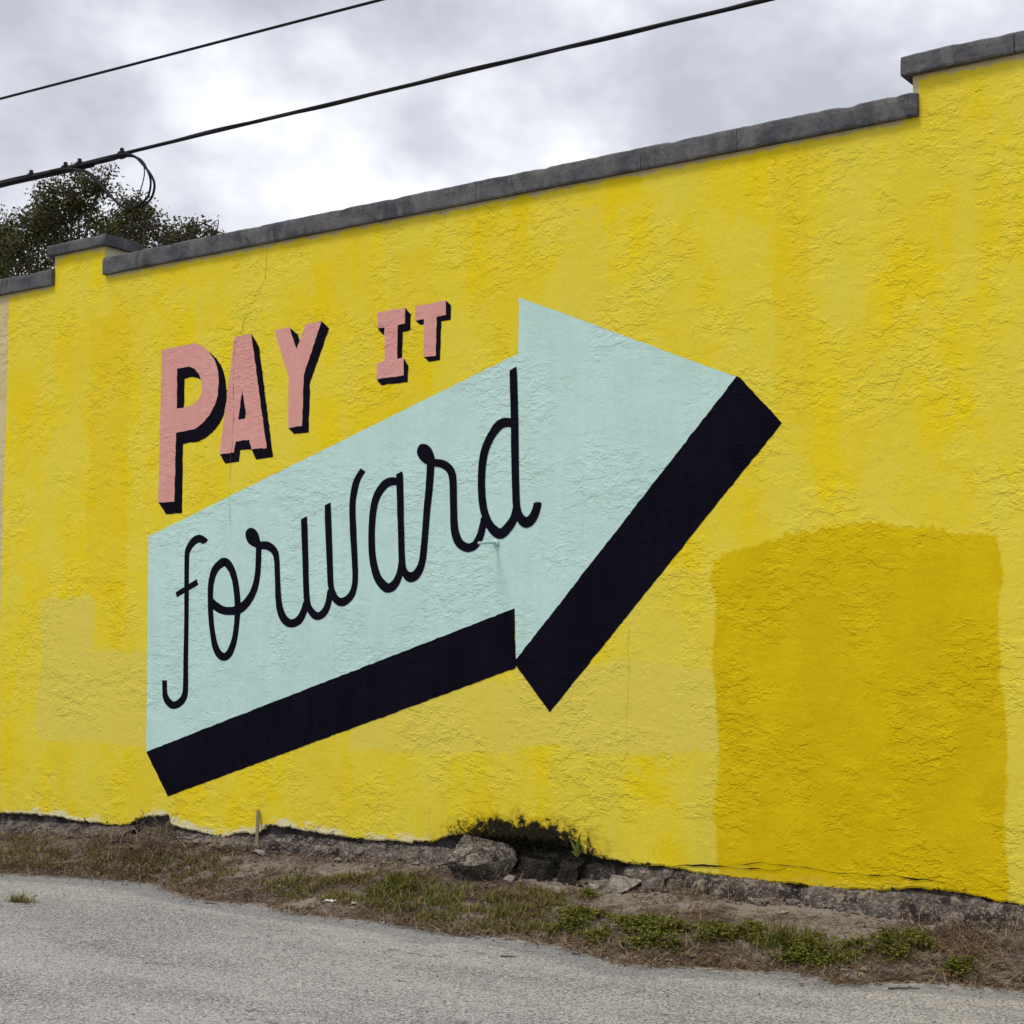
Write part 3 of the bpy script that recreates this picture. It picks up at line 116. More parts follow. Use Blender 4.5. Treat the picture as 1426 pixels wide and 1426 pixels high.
COIL = [[(-8.372,-2.03,5.057),(-8.253,-2.03,5.054),(-8.163,-2.03,5.02),(-8.093,-2.03,4.959),(-8.004,-2.03,4.861),(-7.977,-2.03,4.788),(-8.009,-2.03,4.711),(-8.085,-2.03,4.675),(-8.182,-2.03,4.67),(-8.281,-2.03,4.7),(-8.382,-2.03,4.772),(-8.486,-2.03,4.873),(-8.591,-2.03,4.969),(-8.695,-2.03,5.022),(-8.841,-2.03,5.052),(-9.011,-2.03,5.07)],[(-8.411,-2.03,5.043),(-8.233,-2.03,5.039),(-8.114,-2.03,4.99),(-8.043,-2.03,4.895),(-8.016,-2.03,4.822),(-8.033,-2.03,4.735),(-8.105,-2.03,4.686),(-8.202,-2.03,4.676),(-8.301,-2.03,4.714),(-8.393,-2.03,4.788),(-8.507,-2.03,4.898),(-8.611,-2.03,4.979),(-8.736,-2.03,5.025)],[(-8.193,-2.03,5.029),(-8.094,-2.03,4.966),(-8.057,-2.03,4.89),(-8.066,-2.03,4.803),(-8.102,-2.03,4.719),(-8.163,-2.03,4.684)]]
TIES = [(-8.316,-2.0,5.078),(-8.742,-2.0,5.081),(-8.888,-2.0,5.081),(-9.253,-2.0,5.089)]
PIN = [(-6.611,0.0,2.477)]


# ------------------------------------------------------------------ helpers
ORIG = {}
def thing(name, label, cat, loc, group=None):
    o = bpy.data.objects.new(name, None); COL.objects.link(o); o.location = loc; o.empty_display_size = .1
    o['label'] = label; o['category'] = cat
    if group: o['group'] = group
    ORIG[o.name] = np.array(loc, float); return o
def tag(o, label, cat, group=None):
    o['label'] = label; o['category'] = cat
    if group: o['group'] = group
    return o
def obj(name, verts, faces, mat, parent=None, smooth=False, base=None, label=None, kind=None):
    """one mesh object; vertices are given in world space, the origin is the parent's (or base)"""
    V = np.asarray(verts, float).reshape(-1, 3)
    if parent is not None: og = ORIG[parent.name]; loc = (0, 0, 0)
    else: og = np.array(base if base is not None else (0, 0, 0), float); loc = tuple(og)
    me = bpy.data.meshes.new(name)
    me.from_pydata((V-og).tolist(), [], faces if isinstance(faces, list) else faces.tolist())
    me.materials.append(mat)
    if smooth: me.polygons.foreach_set('use_smooth', [True]*len(me.polygons))
    me.update()
    o = bpy.data.objects.new(name, me); COL.objects.link(o); o.location = loc
    if parent is not None: o.parent = parent
    ORIG[o.name] = og
    if label: o['label'] = label
    if kind: o['kind'] = kind
    return o
def box(x0, x1, y0, y1, z0, z1):
    v = [(x, y, z) for x in (x0, x1) for y in (y0, y1) for z in (z0, z1)]
    return v, [(0,1,3,2),(4,6,7,5),(0,4,5,1),(2,3,7,6),(0,2,6,4),(1,5,7,3)]
def N(x, y, z=0.0): return noise.noise((x, y, z))
def fbm(x, y, z=0.0, o=4): return noise.fractal((x, y, z), 1.0, 2.0, o)
def pip(px, py, poly):
    c = False; n = len(poly); j = n-1
    for i in range(n):
        xi, yi = poly[i]; xj, yj = poly[j]
        if (yi > py) != (yj > py) and px < (xj-xi)*(py-yi)/(yj-yi)+xi: c = not c
        j = i
    return c
def interp(x, P): return float(np.interp(x, [p[0] for p in P], [p[1] for p in P]))
def tube(P, rad, n=6, closed_ends=True):
    P = np.array(P, float); R = np.broadcast_to(np.array(rad, float), (len(P),))
    T = np.gradient(P, axis=0); T /= np.linalg.norm(T, axis=1)[:, None]+1e-9
    V = []; F = []
    up = np.array([0, 0, 1.0]) if abs(T[0][2]) < .9 else np.array([1.0, 0, 0])
    for i in range(len(P)):
        a = np.cross(T[i], up); a /= np.linalg.norm(a)+1e-9; b = np.cross(a, T[i]); up = b
        for k in range(n):
            t = 2*math.pi*k/n; V.append(P[i]+R[i]*(math.cos(t)*a+math.sin(t)*b))
    for i in range(len(P)-1):
        for k in range(n): F.append((i*n+k, i*n+(k+1) % n, (i+1)*n+(k+1) % n, (i+1)*n+k))
    if closed_ends: F.append(tuple(range(n-1, -1, -1))); F.append(tuple((len(P)-1)*n+k for k in range(n)))
    return V, F
def merge(parts):
    V = []; F = []
    for v, f in parts:
        o = len(V); V.extend([tuple(q) for q in v]); F.extend([tuple(i+o for i in q) for q in f])
    return V, F
def smooth_path(P, n=5):
    P = np.array(P, float); out = []
    for i in range(len(P)-1):
        a = P[max(i-1, 0)]; b = P[i]; c = P[i+1]; dd = P[min(i+2, len(P)-1)]
        for k in range(n):
            t = k/n
            out.append(.5*(2*b+(-a+c)*t+(2*a-5*b+4*c-dd)*t*t+(-a+3*b-3*c+dd)*t**3))
    out.append(P[-1]); return np.array(out)

# ------------------------------------------------------------------ materials
MATS = {}
def material(name, rough=.85, spec=.25):
    m = bpy.data.materials.new(name); m.use_nodes = True; nt = NT(m.node_tree)
    b = m.node_tree.nodes['Principled BSDF']; b.inputs['Roughness'].default_value = rough
    b.inputs['Specular IOR Level'].default_value = spec
    MATS[name] = m; return m, nt, b
def pos(nt): return nt.n('ShaderNodeNewGeometry').outputs['Position']
def bump(nt, b, h, dist, strength=1.0):
    x = nt.n('ShaderNodeBump'); x.inputs['Strength'].default_value = strength; x.inputs['Distance'].default_value = dist
    nt.put(x.inputs['Height'], h); nt.put(b.inputs['Normal'], x.outputs[0])

def stucco(nt, b, k=1.0):
    """skip-trowelled stucco relief, in world position so that paint and wall share it"""
    nt.dim = '2D'
    x0, y0, z0 = nt.xyz(pos(nt)); cxz = nt.n('ShaderNodeCombineXYZ'); nt.put(cxz.inputs[0], x0); nt.put(cxz.inputs[1], z0)
    P = cxz.outputs[0]                                            # wall plane: x, z
    lip = nt.ss(nt.noise(nt.mapping(P, (3.6, 6.0, 1), rot=(0, 0, .10)), 1.0, 4.5, .66), .46, .53)     # trowelled plates with a crisp lip
    lip2 = nt.ss(nt.noise(nt.mapping(P, (9, 15, 1), loc=(4, 9, 0), rot=(0, 0, -.45)), 1.0, 3, .60), .49, .57)
    m1 = nt.noise(P, 1.6, 3, .6); msk = nt.ss(m1, .44, .60); msk2 = nt.ss(m1, .40, .56, 1, 0)
    fine = nt.noise(P, 40, 2, .6)
    scr = nt.noise(nt.mapping(P, (70, 7, 1), rot=(0, 0, -.9)), 1.0, 2, .5)
    h = nt.m('ADD', nt.m('MULTIPLY', nt.m('MULTIPLY', lip, nt.ss(m1, .36, .60, .25, 1.0)), .36), nt.m('MULTIPLY', nt.m('MULTIPLY', lip2, msk), .44))
    h = nt.m('ADD', h, nt.m('MULTIPLY', fine, .24)); h = nt.m('ADD', h, nt.m('MULTIPLY', nt.m('MULTIPLY', scr, msk2), .42))
    h = nt.m('ADD', h, nt.m('MULTIPLY', nt.noise(P, 9, 3, .6), .55))
    bump(nt, b, h, .0092*k, .75)
    return P

XL, XR = -17.0, 2.0                 # wall ends
LOW, HIGH = 4.955, 5.215            # underside of the low and of the raised coping
BL, BR, BQ = -11.40, -10.742, -3.50   # raised block at left, raised run at right
def edge_z(x):
    z = interp(x, EDGE)
    return z + .013*fbm(x*9, 3.3, 0, 5) + .006*N(x*60, 1.1)

# --- wall paint
m, nt, b = material('yellow_stucco', .8, .12); P = stucco(nt, b, 1.0); X, Zc, _z = nt.xyz(P)
nlow = nt.noise(nt.mapping(P, (1.5, .55, 1)), 1.0, 3, .5)
nst = nt.noise(nt.mapping(P, (2.6, .7, 1), loc=(3, 2, 0)), 1.0, 4, .6)
blot = nt.noise(nt.mapping(P, (3.0, 2.2, 1), loc=(9, 4, 0)), 1.0, 6, .65)
YEL_A, YEL_B, YEL_C = srgb(231, 205, 26), srgb(225, 206, 62), srgb(225, 194, 10)
c = nt.mix(nt.ss(nst, .30, .70), YEL_A, YEL_B)
c = nt.mix(nt.m('MULTIPLY', nt.ss(blot, .47, .56), .45), c, srgb(229, 210, 76))
c = nt.mix(nt.m('MULTIPLY', nt.ss(nlow, .54, .60), .22), c, YEL_C)
wob = nt.m('MULTIPLY', nt.m('SUBTRACT', nt.noise(nt.mapping(P, (2.2, 2.2, 1)), 1.0, 5, .6), .5), .16)
rag = nt.m('MULTIPLY', nt.m('SUBTRACT', nt.noise(nt.mapping(P, (22, 5, 1)), 1.0, 4, .6), .5), .10)
xw = nt.m('ADD', X, wob); zw = nt.m('ADD', nt.m('ADD', Zc, wob), rag)
def boxmask(x0, x1, z0, z1, s=.015):
    a = nt.m('MULTIPLY', nt.ss(xw, x0-s, x0+s), nt.ss(xw, x1-s, x1+s, 1, 0))
    return nt.m('MULTIPLY', a, nt.m('MULTIPLY', nt.ss(zw, z0-s, z0+s), nt.ss(zw, z1-s, z1+s, 1, 0)))
def over(c, col, f, *bx, s=.015): return nt.mix(nt.m('MULTIPLY', boxmask(*bx, s=s), f), c, col)
PALE = srgb(221, 204, 86)
c = over(c, PALE, .85, -6.44, -4.89, 1.05, 1.63)
c = over(c, PALE, .35, -5.55, -4.89, 1.63, 2.25)
c = over(c, PALE, .75, -7.93, -6.44, 1.0, 1.50, s=.03)
c = over(c, PALE, .9, -11.47, -10.78, .98, 2.20, s=.02)
c = over(c, PALE, .85, -10.78, -10.0, .96, 1.74)
c = over(c, srgb(222, 203, 70), .8, -5.05, -4.87, .3, 1.03)
c = over(c, srgb(222, 203, 70), .45, -6.2, -5.6, .4, 1.0, s=.05)
c = over(c, srgb(228, 211, 80), .5, -3.06, -2.2, .2, 2.7, s=.03)
c = over(c, YEL_C, .5, -10.9, -10.4, 2.2, 4.6, s=.02); c = over(c, YEL_C, .4, -4.45, -4.2, 3.1, 4.9, s=.01); c = over(c, YEL_C, .35, -7.6, -7.2, 3.4, 4.7, s=.01); c = over(c, PALE, .3, -6.1, -5.7, 3.9, 4.8, s=.02)
zk = zw; arc = nt.m('MULTIPLY', nt.m('SUBTRACT', 1.0, nt.m('POWER', nt.m('DIVIDE', nt.m('ADD', X, 3.85), 1.02), 2.0)), .13)
zw = nt.m('SUBTRACT', zw, arc); och = boxmask(-4.90, -3.05, -.2, 2.33, s=.014); zw = zk
oc = nt.mix(nt.ss(blot, .4, .65), srgb(210, 180, 0), srgb(217, 188, 2))
c = nt.mix(nt.m('MULTIPLY', och, .96), c, oc)
# cream render where the yellow stops: far left, and a thin strip under the coping
ztop = nt.curve(X, [(XL, LOW), (BL-.001, LOW), (BL, HIGH), (BR, HIGH), (BR+.001, LOW), (BQ-.001, LOW), (BQ, HIGH), (XR, HIGH)], XL, XR, 4.0, 6.0)
dt = nt.m('SUBTRACT', ztop, Zc)
nt_ = nt.noise(nt.mapping(P, (7, 3, 1)), 1.0, 5, .6)
creamtop = nt.ss(nt.m('SUBTRACT', dt, nt.m('MULTIPLY', nt.m('SUBTRACT', nt_, .46), .11)), .014, .024, 1, 0)
CREAM = nt.mix(nt.noise(P, 6, 4), srgb(190, 172, 112), srgb(214, 202, 158))
creamleft = nt.ss(nt.m('ADD', X, nt.m('MULTIPLY', wob, .12)), -12.016, -12.004, 1, 0)
# corners of the raised run: bare render along its left edge
bareq = nt.m('MULTIPLY', nt.ss(Zc, LOW+.12, LOW+.15), nt.ss(nt.m('ADD', X, nt.m('MULTIPLY', rag, .5)), BQ+.03, BQ+.045, 1, 0))
bareq = nt.m('MULTIPLY', bareq, nt.ss(X, BQ-.2, BQ-.19))
c = nt.mix(nt.m('MAXIMUM', creamleft, nt.m('MAXIMUM', creamtop, bareq)), c, CREAM)
# bottom edge: flaked pale rim, black mould
E2 = [(XL, .30)]+EDGE+[(XR, .25)]
zb = nt.curve(X, E2, XL, XR, 0.0, 1.0); db = nt.m('SUBTRACT', Zc, zb)
nf = nt.noise(nt.mapping(P, (6, 12, 1)), 1.0, 6, .65); nfl = nt.noise(nt.mapping(P, (1.1, .2, 1)), 1.0, 3)
leftw = nt.ss(X, -8.2, -5.4, 1.0, .05)
rim = nt.ss(nt.m('ADD', db, nt.m('MULTIPLY', nt.m('SUBTRACT', nf, .5), .22)), .03, .055, 1, 0)
rim = nt.m('MULTIPLY', nt.m('MULTIPLY', rim, nt.ss(nfl, .36, .50)), leftw)
c = nt.mix(nt.m('MULTIPLY', rim, .92), c, srgb(224, 216, 172))
mo = nt.ss(nt.m('ADD', db, nt.m('MULTIPLY', nt.m('SUBTRACT', nt.noise(nt.mapping(P, (14, 20, 1)), 1.0, 6, .7), .5), .20)), -.02, .006, 1, 0)
sp = nt.n('ShaderNodeTexNoise', noise_dimensions='2D'); nt.t.links.new(P, sp.inputs['Vector']); sp.inputs['Scale'].default_value = 8; sp.inputs['Detail'].default_value = 9; sp.inputs['Roughness'].default_value = .72
ex = nt.m('POWER', nt.m('DIVIDE', nt.m('ADD', X, 6.42), .62), 2.0); ez = nt.m('POWER', nt.m('DIVIDE', nt.m('SUBTRACT', Zc, .36), .215), 2.0)
er = nt.m('ADD', nt.m('ADD', ex, ez), nt.m('MULTIPLY', nt.m('SUBTRACT', sp.outputs['Fac'], .5), 3.2))
big = nt.m('MULTIPLY', nt.ss(er, .72, 1.12, 1, 0), .98); halo = nt.ss(er, .6, 1.9, 1, 0)
c = nt.mix(nt.m('MULTIPLY', halo, .55), c, srgb(150, 122, 4))
tw = nt.ss(nt.noise(nt.mapping(P, (34, 46, 1)), 1.0, 4, .7), .54, .72, 0, .7)
c = nt.mix(nt.m('MAXIMUM', big, mo), c, nt.mix(tw, srgb(13, 12, 12), srgb(62, 57, 50)))
# faint grime
gr = nt.ss(nt.noise(nt.mapping(P, (16, 11, 1), loc=(5, 5, 0)), 1.0, 7, .75), .62, .74)
c = nt.mix(nt.m('MULTIPLY', gr, .22), c, srgb(150, 126, 30))
nt.put(b.inputs['Base Color'], c)

def paint(name, col, col2, rough=.62):
    m, nt, b = material(name, rough, .06); P = stucco(nt, b, .8)
    f = nt.m('ADD', nt.m('MULTIPLY', nt.ss(nt.noise(nt.mapping(P, (2.5, 2, 1)), 1.0, 4, .6), .35, .65), .55), nt.m('MULTIPLY', nt.ss(nt.noise(nt.mapping(P, (16, 1.6, 1), rot=(0, 0, .2)), 1.0, 4, .65), .35, .65), .45))
    nt.put(b.inputs['Base Color'], nt.mix(f, col, col2)); return m
paint('mint_paint', srgb(185, 217, 208), srgb(194, 224, 216)); paint('pink_paint', srgb(213, 152, 143), srgb(219, 161, 152))
paint('navy_paint', srgb(9, 8, 20), srgb(16, 14, 28), .8)
m, nt, b = material('crack_dark', .95, .1); nt.put(b.inputs['Base Color'], srgb(112, 92, 36))
m, nt, b = material('crack_black', .95, .1); nt.put(b.inputs['Base Color'], srgb(34, 30, 22))
m, nt, b = material('cream_render', .85, .2); P = stucco(nt, b, .8); nt.put(b.inputs['Base Color'], nt.mix(nt.noise(P, 4, 5), srgb(182, 172, 138), srgb(205, 196, 162)))

def concrete(name, dark, mid, light, sc=1.0, streak=False, bd=.012, agg=0, stain=False):
    m, nt, b = material(name, .9, .2); P = pos(nt)
    a = nt.noise(nt.mapping(P, (3*sc, 3*sc, 3*sc)), 1.0, 6, .65); s = nt.noise(nt.mapping(P, (9*sc, 9*sc, (4 if streak else 9)*sc), loc=(1, 2, 3)), 1.0, 5, .65)
    c = nt.mix(nt.ss(a, .38, .60), dark, mid); c = nt.mix(nt.m('MULTIPLY', nt.ss(s, .5, .64), .75), c, light)
    sp = nt.noise(P, 55*sc, 4, .7); c = nt.mix(nt.m('MULTIPLY', nt.ss(sp, .55, .66), .45), c, light)
    sd = nt.noise(nt.mapping(P, loc=(9, 9, 9)), 16*sc, 5, .75); c = nt.mix(nt.m('MULTIPLY', nt.ss(sd, .56, .66), .7), c, dark)
    h = nt.m('ADD', nt.noise(P, 22*sc, 5, .7), nt.m('MULTIPLY', sp, .4))
    if agg:
        vo = nt.n('ShaderNodeTexVoronoi'); nt.t.links.new(P, vo.inputs['Vector']); vo.inputs['Scale'].default_value = agg
        q = nt.xyz(vo.outputs['Color'])[0]
        c = nt.mix(nt.m('MULTIPLY', nt.ss(q, .78, .90), .5), c, light); c = nt.mix(nt.m('MULTIPLY', nt.ss(q, .10, .28, 1, 0), .5), c, dark)
        h = nt.m('ADD', h, nt.m('MULTIPLY', vo.outputs['Distance'], -.8))
    if stain:
        sx_, sy_, sz_ = nt.xyz(P)
        e_ = nt.m('ADD', nt.m('POWER', nt.m('DIVIDE', nt.m('ADD', sx_, 6.3), .60), 2.0), nt.m('MULTIPLY', nt.m('SUBTRACT', nt.noise(P, 7, 5, .7), .5), 3.0))
        c = nt.mix(nt.m('MULTIPLY', nt.ss(e_, .7, 1.3, 1, 0), .85), c, srgb(22, 21, 18))
    nt.put(b.inputs['Base Color'], c)
    bump(nt, b, h, bd, .8); return m
concrete('coping_concrete', srgb(68, 68, 74), srgb(97, 96, 98), srgb(112, 110, 106), 1.0, True)
concrete('footing_concrete', srgb(44, 40, 39), srgb(108, 99, 91), srgb(168, 157, 143), 1.5, bd=.03, agg=75, stain=True)
concrete('core_concrete', srgb(34, 31, 31), srgb(70, 65, 62), srgb(110, 102, 94), 1.6, stain=True)
concrete('rock_stone', srgb(46, 43, 41), srgb(106, 99, 92), srgb(178, 168, 154), 2.0, bd=.025, agg=95)
concrete('rubble_stone', srgb(90, 84, 78), srgb(140, 132, 122), srgb(186, 178, 164), 5, bd=.008)
concrete('roofing', srgb(70, 68, 66), srgb(96, 94, 92), srgb(120, 118, 116), .5)

# --- road
m, nt, b = material('asphalt', .9, .2); P = pos(nt); X, Yc, Zc = nt.xyz(P)
v1 = nt.n('ShaderNodeTexVoronoi'); nt.t.links.new(P, v1.inputs['Vector']); v1.inputs['Scale'].default_value = 104
cellr = nt.xyz(v1.outputs['Color'])[0]
v2 = nt.n('ShaderNodeTexVoronoi'); nt.t.links.new(nt.mapping(P, loc=(3, 1, 0)), v2.inputs['Vector']); v2.inputs['Scale'].default_value = 80
cell2 = nt.xyz(v2.outputs['Color'])[1]
big = nt.noise(nt.mapping(P, (.45, 1.6, 1), rot=(0, 0, .05)), 1.0, 5, .6)
mot = nt.noise(P, 3.5, 5, .65)
c = nt.mix(nt.ss(big, .38, .64), srgb(118, 117, 120), srgb(152, 149, 147))
c = nt.mix(nt.m('MULTIPLY', nt.ss(mot, .5, .7), .4), c, srgb(138, 136, 138))
c = nt.mix(nt.ss(cellr, 0.2, 1.0, 0, .75), c, srgb(184, 181, 176))
c = nt.mix(nt.m('MULTIPLY', nt.ss(cellr, .0, .32, 1, 0), .75), c, srgb(78, 76, 77))
c = nt.mix(nt.m('MULTIPLY', nt.ss(cell2, .95, .98), .6), c, srgb(208, 205, 198))
c = nt.mix(nt.m('MULTIPLY', nt.ss(cell2, .0, .08, 1, 0), .6), c, srgb(66, 64, 65))
# worn edge: a darker, bluish band of finer asphalt and wind-blown sand
we = nt.curve(X, [(-20, -1.0)]+ROADEDGE+[(5, -1.0)], -20, 5, -2.0, 0.0)
de = nt.m('SUBTRACT', we, Yc)                    # metres out from the verge
wv = nt.m('MULTIPLY', nt.m('SUBTRACT', nt.noise(nt.mapping(P, (1.2, 3, 1)), 1.0, 5, .6), .5), .5)
dw = nt.m('ADD', de, wv)
band = nt.m('MULTIPLY', nt.ss(dw, .0, .08), nt.ss(dw, .30, .40, 1, 0))
c = nt.mix(nt.m('MULTIPLY', band, .80), c, nt.mix(nt.ss(cellr, .2, 1), srgb(110, 111, 115), srgb(150, 149, 150)))
sand = nt.ss(nt.m('ADD', dw, nt.m('MULTIPLY', nt.m('SUBTRACT', mot, .5), .25)), .03, .16, 1, 0)
c = nt.mix(nt.m('MULTIPLY', sand, .75), c, nt.mix(nt.noise(P, 60, 3, .7), srgb(150, 142, 134), srgb(186, 178, 168)))
oil = nt.ss(nt.noise(nt.mapping(P, (.8, 1.5, 1), loc=(2, 5, 0)), 1.0, 6, .7), .60, .74)
c = nt.mix(nt.m('MULTIPLY', oil, .22), c, srgb(146, 128, 112))
crv = nt.noise(nt.mapping(P, (.35, 1.3, 1), loc=(8, 3, 0)), 1.0, 6, .6, .4)
crk = nt.m('MULTIPLY', nt.ss(nt.m('ABSOLUTE', nt.m('SUBTRACT', crv, .5)), 0, .0045, 1, 0), nt.ss(nt.noise(P, .8, 4), .44, .54))
c = nt.mix(nt.m('MULTIPLY', crk, .9), c, srgb(74, 70, 69))
nt.put(b.inputs['Base Color'], c)
bump(nt, b, nt.m('ADD', nt.m('MULTIPLY', v1.outputs['Distance'], -.7), nt.m('MULTIPLY', nt.noise(P, 30, 5, .7), .8)), .008, .7)

# --- soil of the verge
m, nt, b = material('verge_soil', .95, .1); P = pos(nt)
a = nt.noise(P, 2.4, 6, .65); f = nt.noise(P, 34, 6, .75); g = nt.noise(nt.mapping(P, (9, 14, 9)), 1.0, 5, .7)
c = nt.mix(nt.ss(a, .40, .54), srgb(86, 75, 69), srgb(142, 132, 124))
c = nt.mix(nt.m('MULTIPLY', nt.ss(g, .48, .62), .6), c, srgb(78, 64, 54)); c = nt.mix(nt.m('MULTIPLY', nt.ss(f, .54, .66), .55), c, srgb(168, 156, 142))
c = nt.mix(nt.m('MULTIPLY', nt.ss(f, .34, .44, 1, 0), .6), c, srgb(52, 44, 38))
nt.put(b.inputs['Base Color'], c); bump(nt, b, nt.m('ADD', f, g), .02, .9)
m, nt, b = material('far_ground', .95, .1); P = pos(nt)
nt.put(b.inputs['Base Color'], nt.mix(nt.noise(P, .6, 6, .65), srgb(108, 104, 84), srgb(140, 132, 116)))

def leafmat(name, cols, rough=.6, trans=.25):
    m, nt, b = material(name, rough, .25)
    rp = nt.n('ShaderNodeNewGeometry').outputs['Random Per Island']
    r = nt.n('ShaderNodeValToRGB'); nt.put(r.inputs[0], rp); r.color_ramp.interpolation = 'LINEAR'
    el = r.color_ramp.elements
    el[0].color = cols[0]; el[0].position = 0; el[1].color = cols[-1]; el[1].position = 1
    for i, cc in enumerate(cols[1:-1]): e = el.new((i+1)/(len(cols)-1)); e.color = cc
    nt.put(b.inputs['Base Color'], r.outputs[0])
    t = nt.n('ShaderNodeBsdfTranslucent'); nt.put(t.inputs[0], r.outputs[0]); x = nt.n('ShaderNodeMixShader'); x.inputs[0].default_value = trans
    nt.t.links.new(b.outputs[0], x.inputs[1]); nt.t.links.new(t.outputs[0], x.inputs[2])
    nt.t.links.new(x.outputs[0], nt.t.nodes['Material Output'].inputs[0]); return m
leafmat('grass_olive', [srgb(78, 78, 30), srgb(106, 100, 48), srgb(130, 118, 68), srgb(150, 132, 96), srgb(84, 86, 34), srgb(98, 78, 56)])
leafmat('grass_green', [srgb(64, 76, 20), srgb(92, 102, 30), srgb(118, 116, 48), srgb(142, 126, 80), srgb(96, 78, 54)])
leafmat('weed_green', [srgb(42, 54, 12), srgb(72, 85, 20), srgb(104, 110, 34), srgb(138, 130, 58), srgb(56, 70, 16), srgb(94, 96, 30), srgb(116, 98, 62)])
leafmat('sprout_green', [srgb(80, 96, 28), srgb(112, 122, 44)])
leafmat('moss_black', [srgb(16, 15, 13), srgb(28, 27, 20), srgb(44, 42, 24), srgb(20, 19, 17)])
leafmat('straw', [srgb(104, 84, 66), srgb(140, 118, 96), srgb(74, 58, 48), srgb(172, 154, 128), srgb(112, 86, 68), srgb(90, 70, 56)])
leafmat('leaf_brown', [srgb(96, 72, 56), srgb(134, 108, 86), srgb(82, 60, 48), srgb(160, 138, 114), srgb(118, 84, 62)])
leafmat('oak_leaf', [srgb(40, 44, 24), srgb(62, 66, 34), srgb(90, 90, 46), srgb(48, 52, 28), srgb(114, 108, 62)], .5, .2)
m, nt, b = material('bark', .9, .1); nt.put(b.inputs['Base Color'], nt.mix(nt.noise(pos(nt), 9, 5), srgb(58, 50, 44), srgb(92, 82, 72)))
m, nt, b = material('cable_black', .6, .2); nt.put(b.inputs['Base Color'], srgb(18, 18, 26))
m, nt, b = material('weathered_wood', .9, .1); nt.put(b.inputs['Base Color'], nt.mix(nt.noise(nt.mapping(pos(nt), (40, 40, 4)), 1.0, 4), srgb(104, 94, 78), srgb(146, 134, 112)))
m, nt, b = material('white_litter', .6, .3); nt.put(b.inputs['Base Color'], nt.mix(nt.noise(pos(nt), 30, 3), srgb(222, 220, 214), srgb(190, 188, 182)))

# ------------------------------------------------------------------ ground, road, verge
FOOTZ = [(x, z+(.035 if x > -5.5 else .012)) for x, z in FOOTZ]
def edge_y(x): return interp(x, ROADEDGE) + .06*fbm(x*2.2, 7.7) + .045*fbm(x*9, .4)
def ground(x, y, detail=True):
    zf = interp(x, FOOTZ); ye = edge_y(x)
    t = (y-ye)/(-.12-ye)
    z = zf*min(max(t, 0), 1.15)**.85 if t > 0 else .25*(y-ye)
    if detail:
        k = min(max(t*4, 0), 1)
        z += k*(.016*fbm(x*3, y*3, 1)+.010*fbm(x*11, y*11, 4)) + .004*N(x*30, y*30)*(1 if t > -.02 else 0)
    return z
g = obj('ground', *[[(-600, -600, -.06), (600, -600, -.06), (600, 600, -.06), (-600, 600, -.06)], [(0, 1, 2, 3)]], MATS['far_ground'], kind='structure')
v, f = box(-120, 120, -12.5, -.35, -.05, 0.0); obj('road', v, f, MATS['asphalt'], kind='structure')
xs = np.arange(-17.5, 2.51, .025); ys = np.concatenate([np.arange(.06, -1.75, -.025)])
V = [(x, y, ground(x, y)) for x in xs for y in ys]; ny = len(ys)
F = [(i*ny+j, i*ny+j+1, (i+1)*ny+j+1, (i+1)*ny+j) for i in range(len(xs)-1) for j in range(ny-1)]
obj('verge', V, F, MATS['verge_soil'], smooth=True, kind='structure')

# ------------------------------------------------------------------ the painted building
B = thing('painted_building', 'yellow stucco building wall with a big arrow mural and stepped grey coping', 'building', (-7.0, 0.0, 0.0))
# front skin of stucco: ragged foot, stepped top
us = np.arange(XL, XR+.001, .012)
V = []; F = []
for x in us:
    z = edge_z(x); V += [(x, 0, .62), (x, 0, z+.012), (x, .006, z), (x, .05, z+.004*N(x*80, 2))]
for i in range(len(us)-1):
    a = 4*i; e_ = a+4
    F += [(a, a+1, e_+1, e_), (a+1, a+2, e_+2, e_+1), (a+2, a+3, e_+3, e_+2)]
def rect(x0, x1, z0, z1):
    o = len(V); V.extend([(x0, 0, z0), (x1, 0, z0), (x1, 0, z1), (x0, 0, z1)]); F.append((o, o+1, o+2, o+3))
rect(XL, XR, .62, LOW); rect(BL, BR, LOW, HIGH); rect(BQ, XR, LOW, HIGH)
obj('wall', V, F, MATS['yellow_stucco'], B, label='trowelled yellow stucco face with ochre and pale touch-up patches')
# body behind the skin
TH = .27
v, f = box(XL, XR, .034, TH, -.1, LOW-.003); obj('wall_core', v, f, MATS['core_concrete'], B)
def block(x0, x1, z0=LOW-.001, z1=HIGH):
    return box(x0, x1, .004, TH, z0, z1)
v, f = block(BL+.002, BR-.002); obj('parapet_block', v, f, MATS['cream_render'], B, label='cream unpainted sides of the raised parapet block at left')
v, f = block(BQ+.002, XR-.002); obj('parapet_block', v, f, MATS['cream_render'], B)
for x0, x1 in ((XL, XL+.25), (XR-.25, XR)):
    v, f = box(x0+.002, x1-.002, TH+.002, 9.75, -.1, 4.9); obj('side_wall', v, f, MATS['cream_render'], B)
v, f = box(XL+.004, XR-.004, 9.752, 10.0, -.1, 4.9); obj('rear_wall', v, f, MATS['cream_render'], B)
v, f = box(XL+.25, XR-.25, TH+.004, 9.75, 4.35, 4.5); obj('roof', v, f, MATS['roofing'], B)

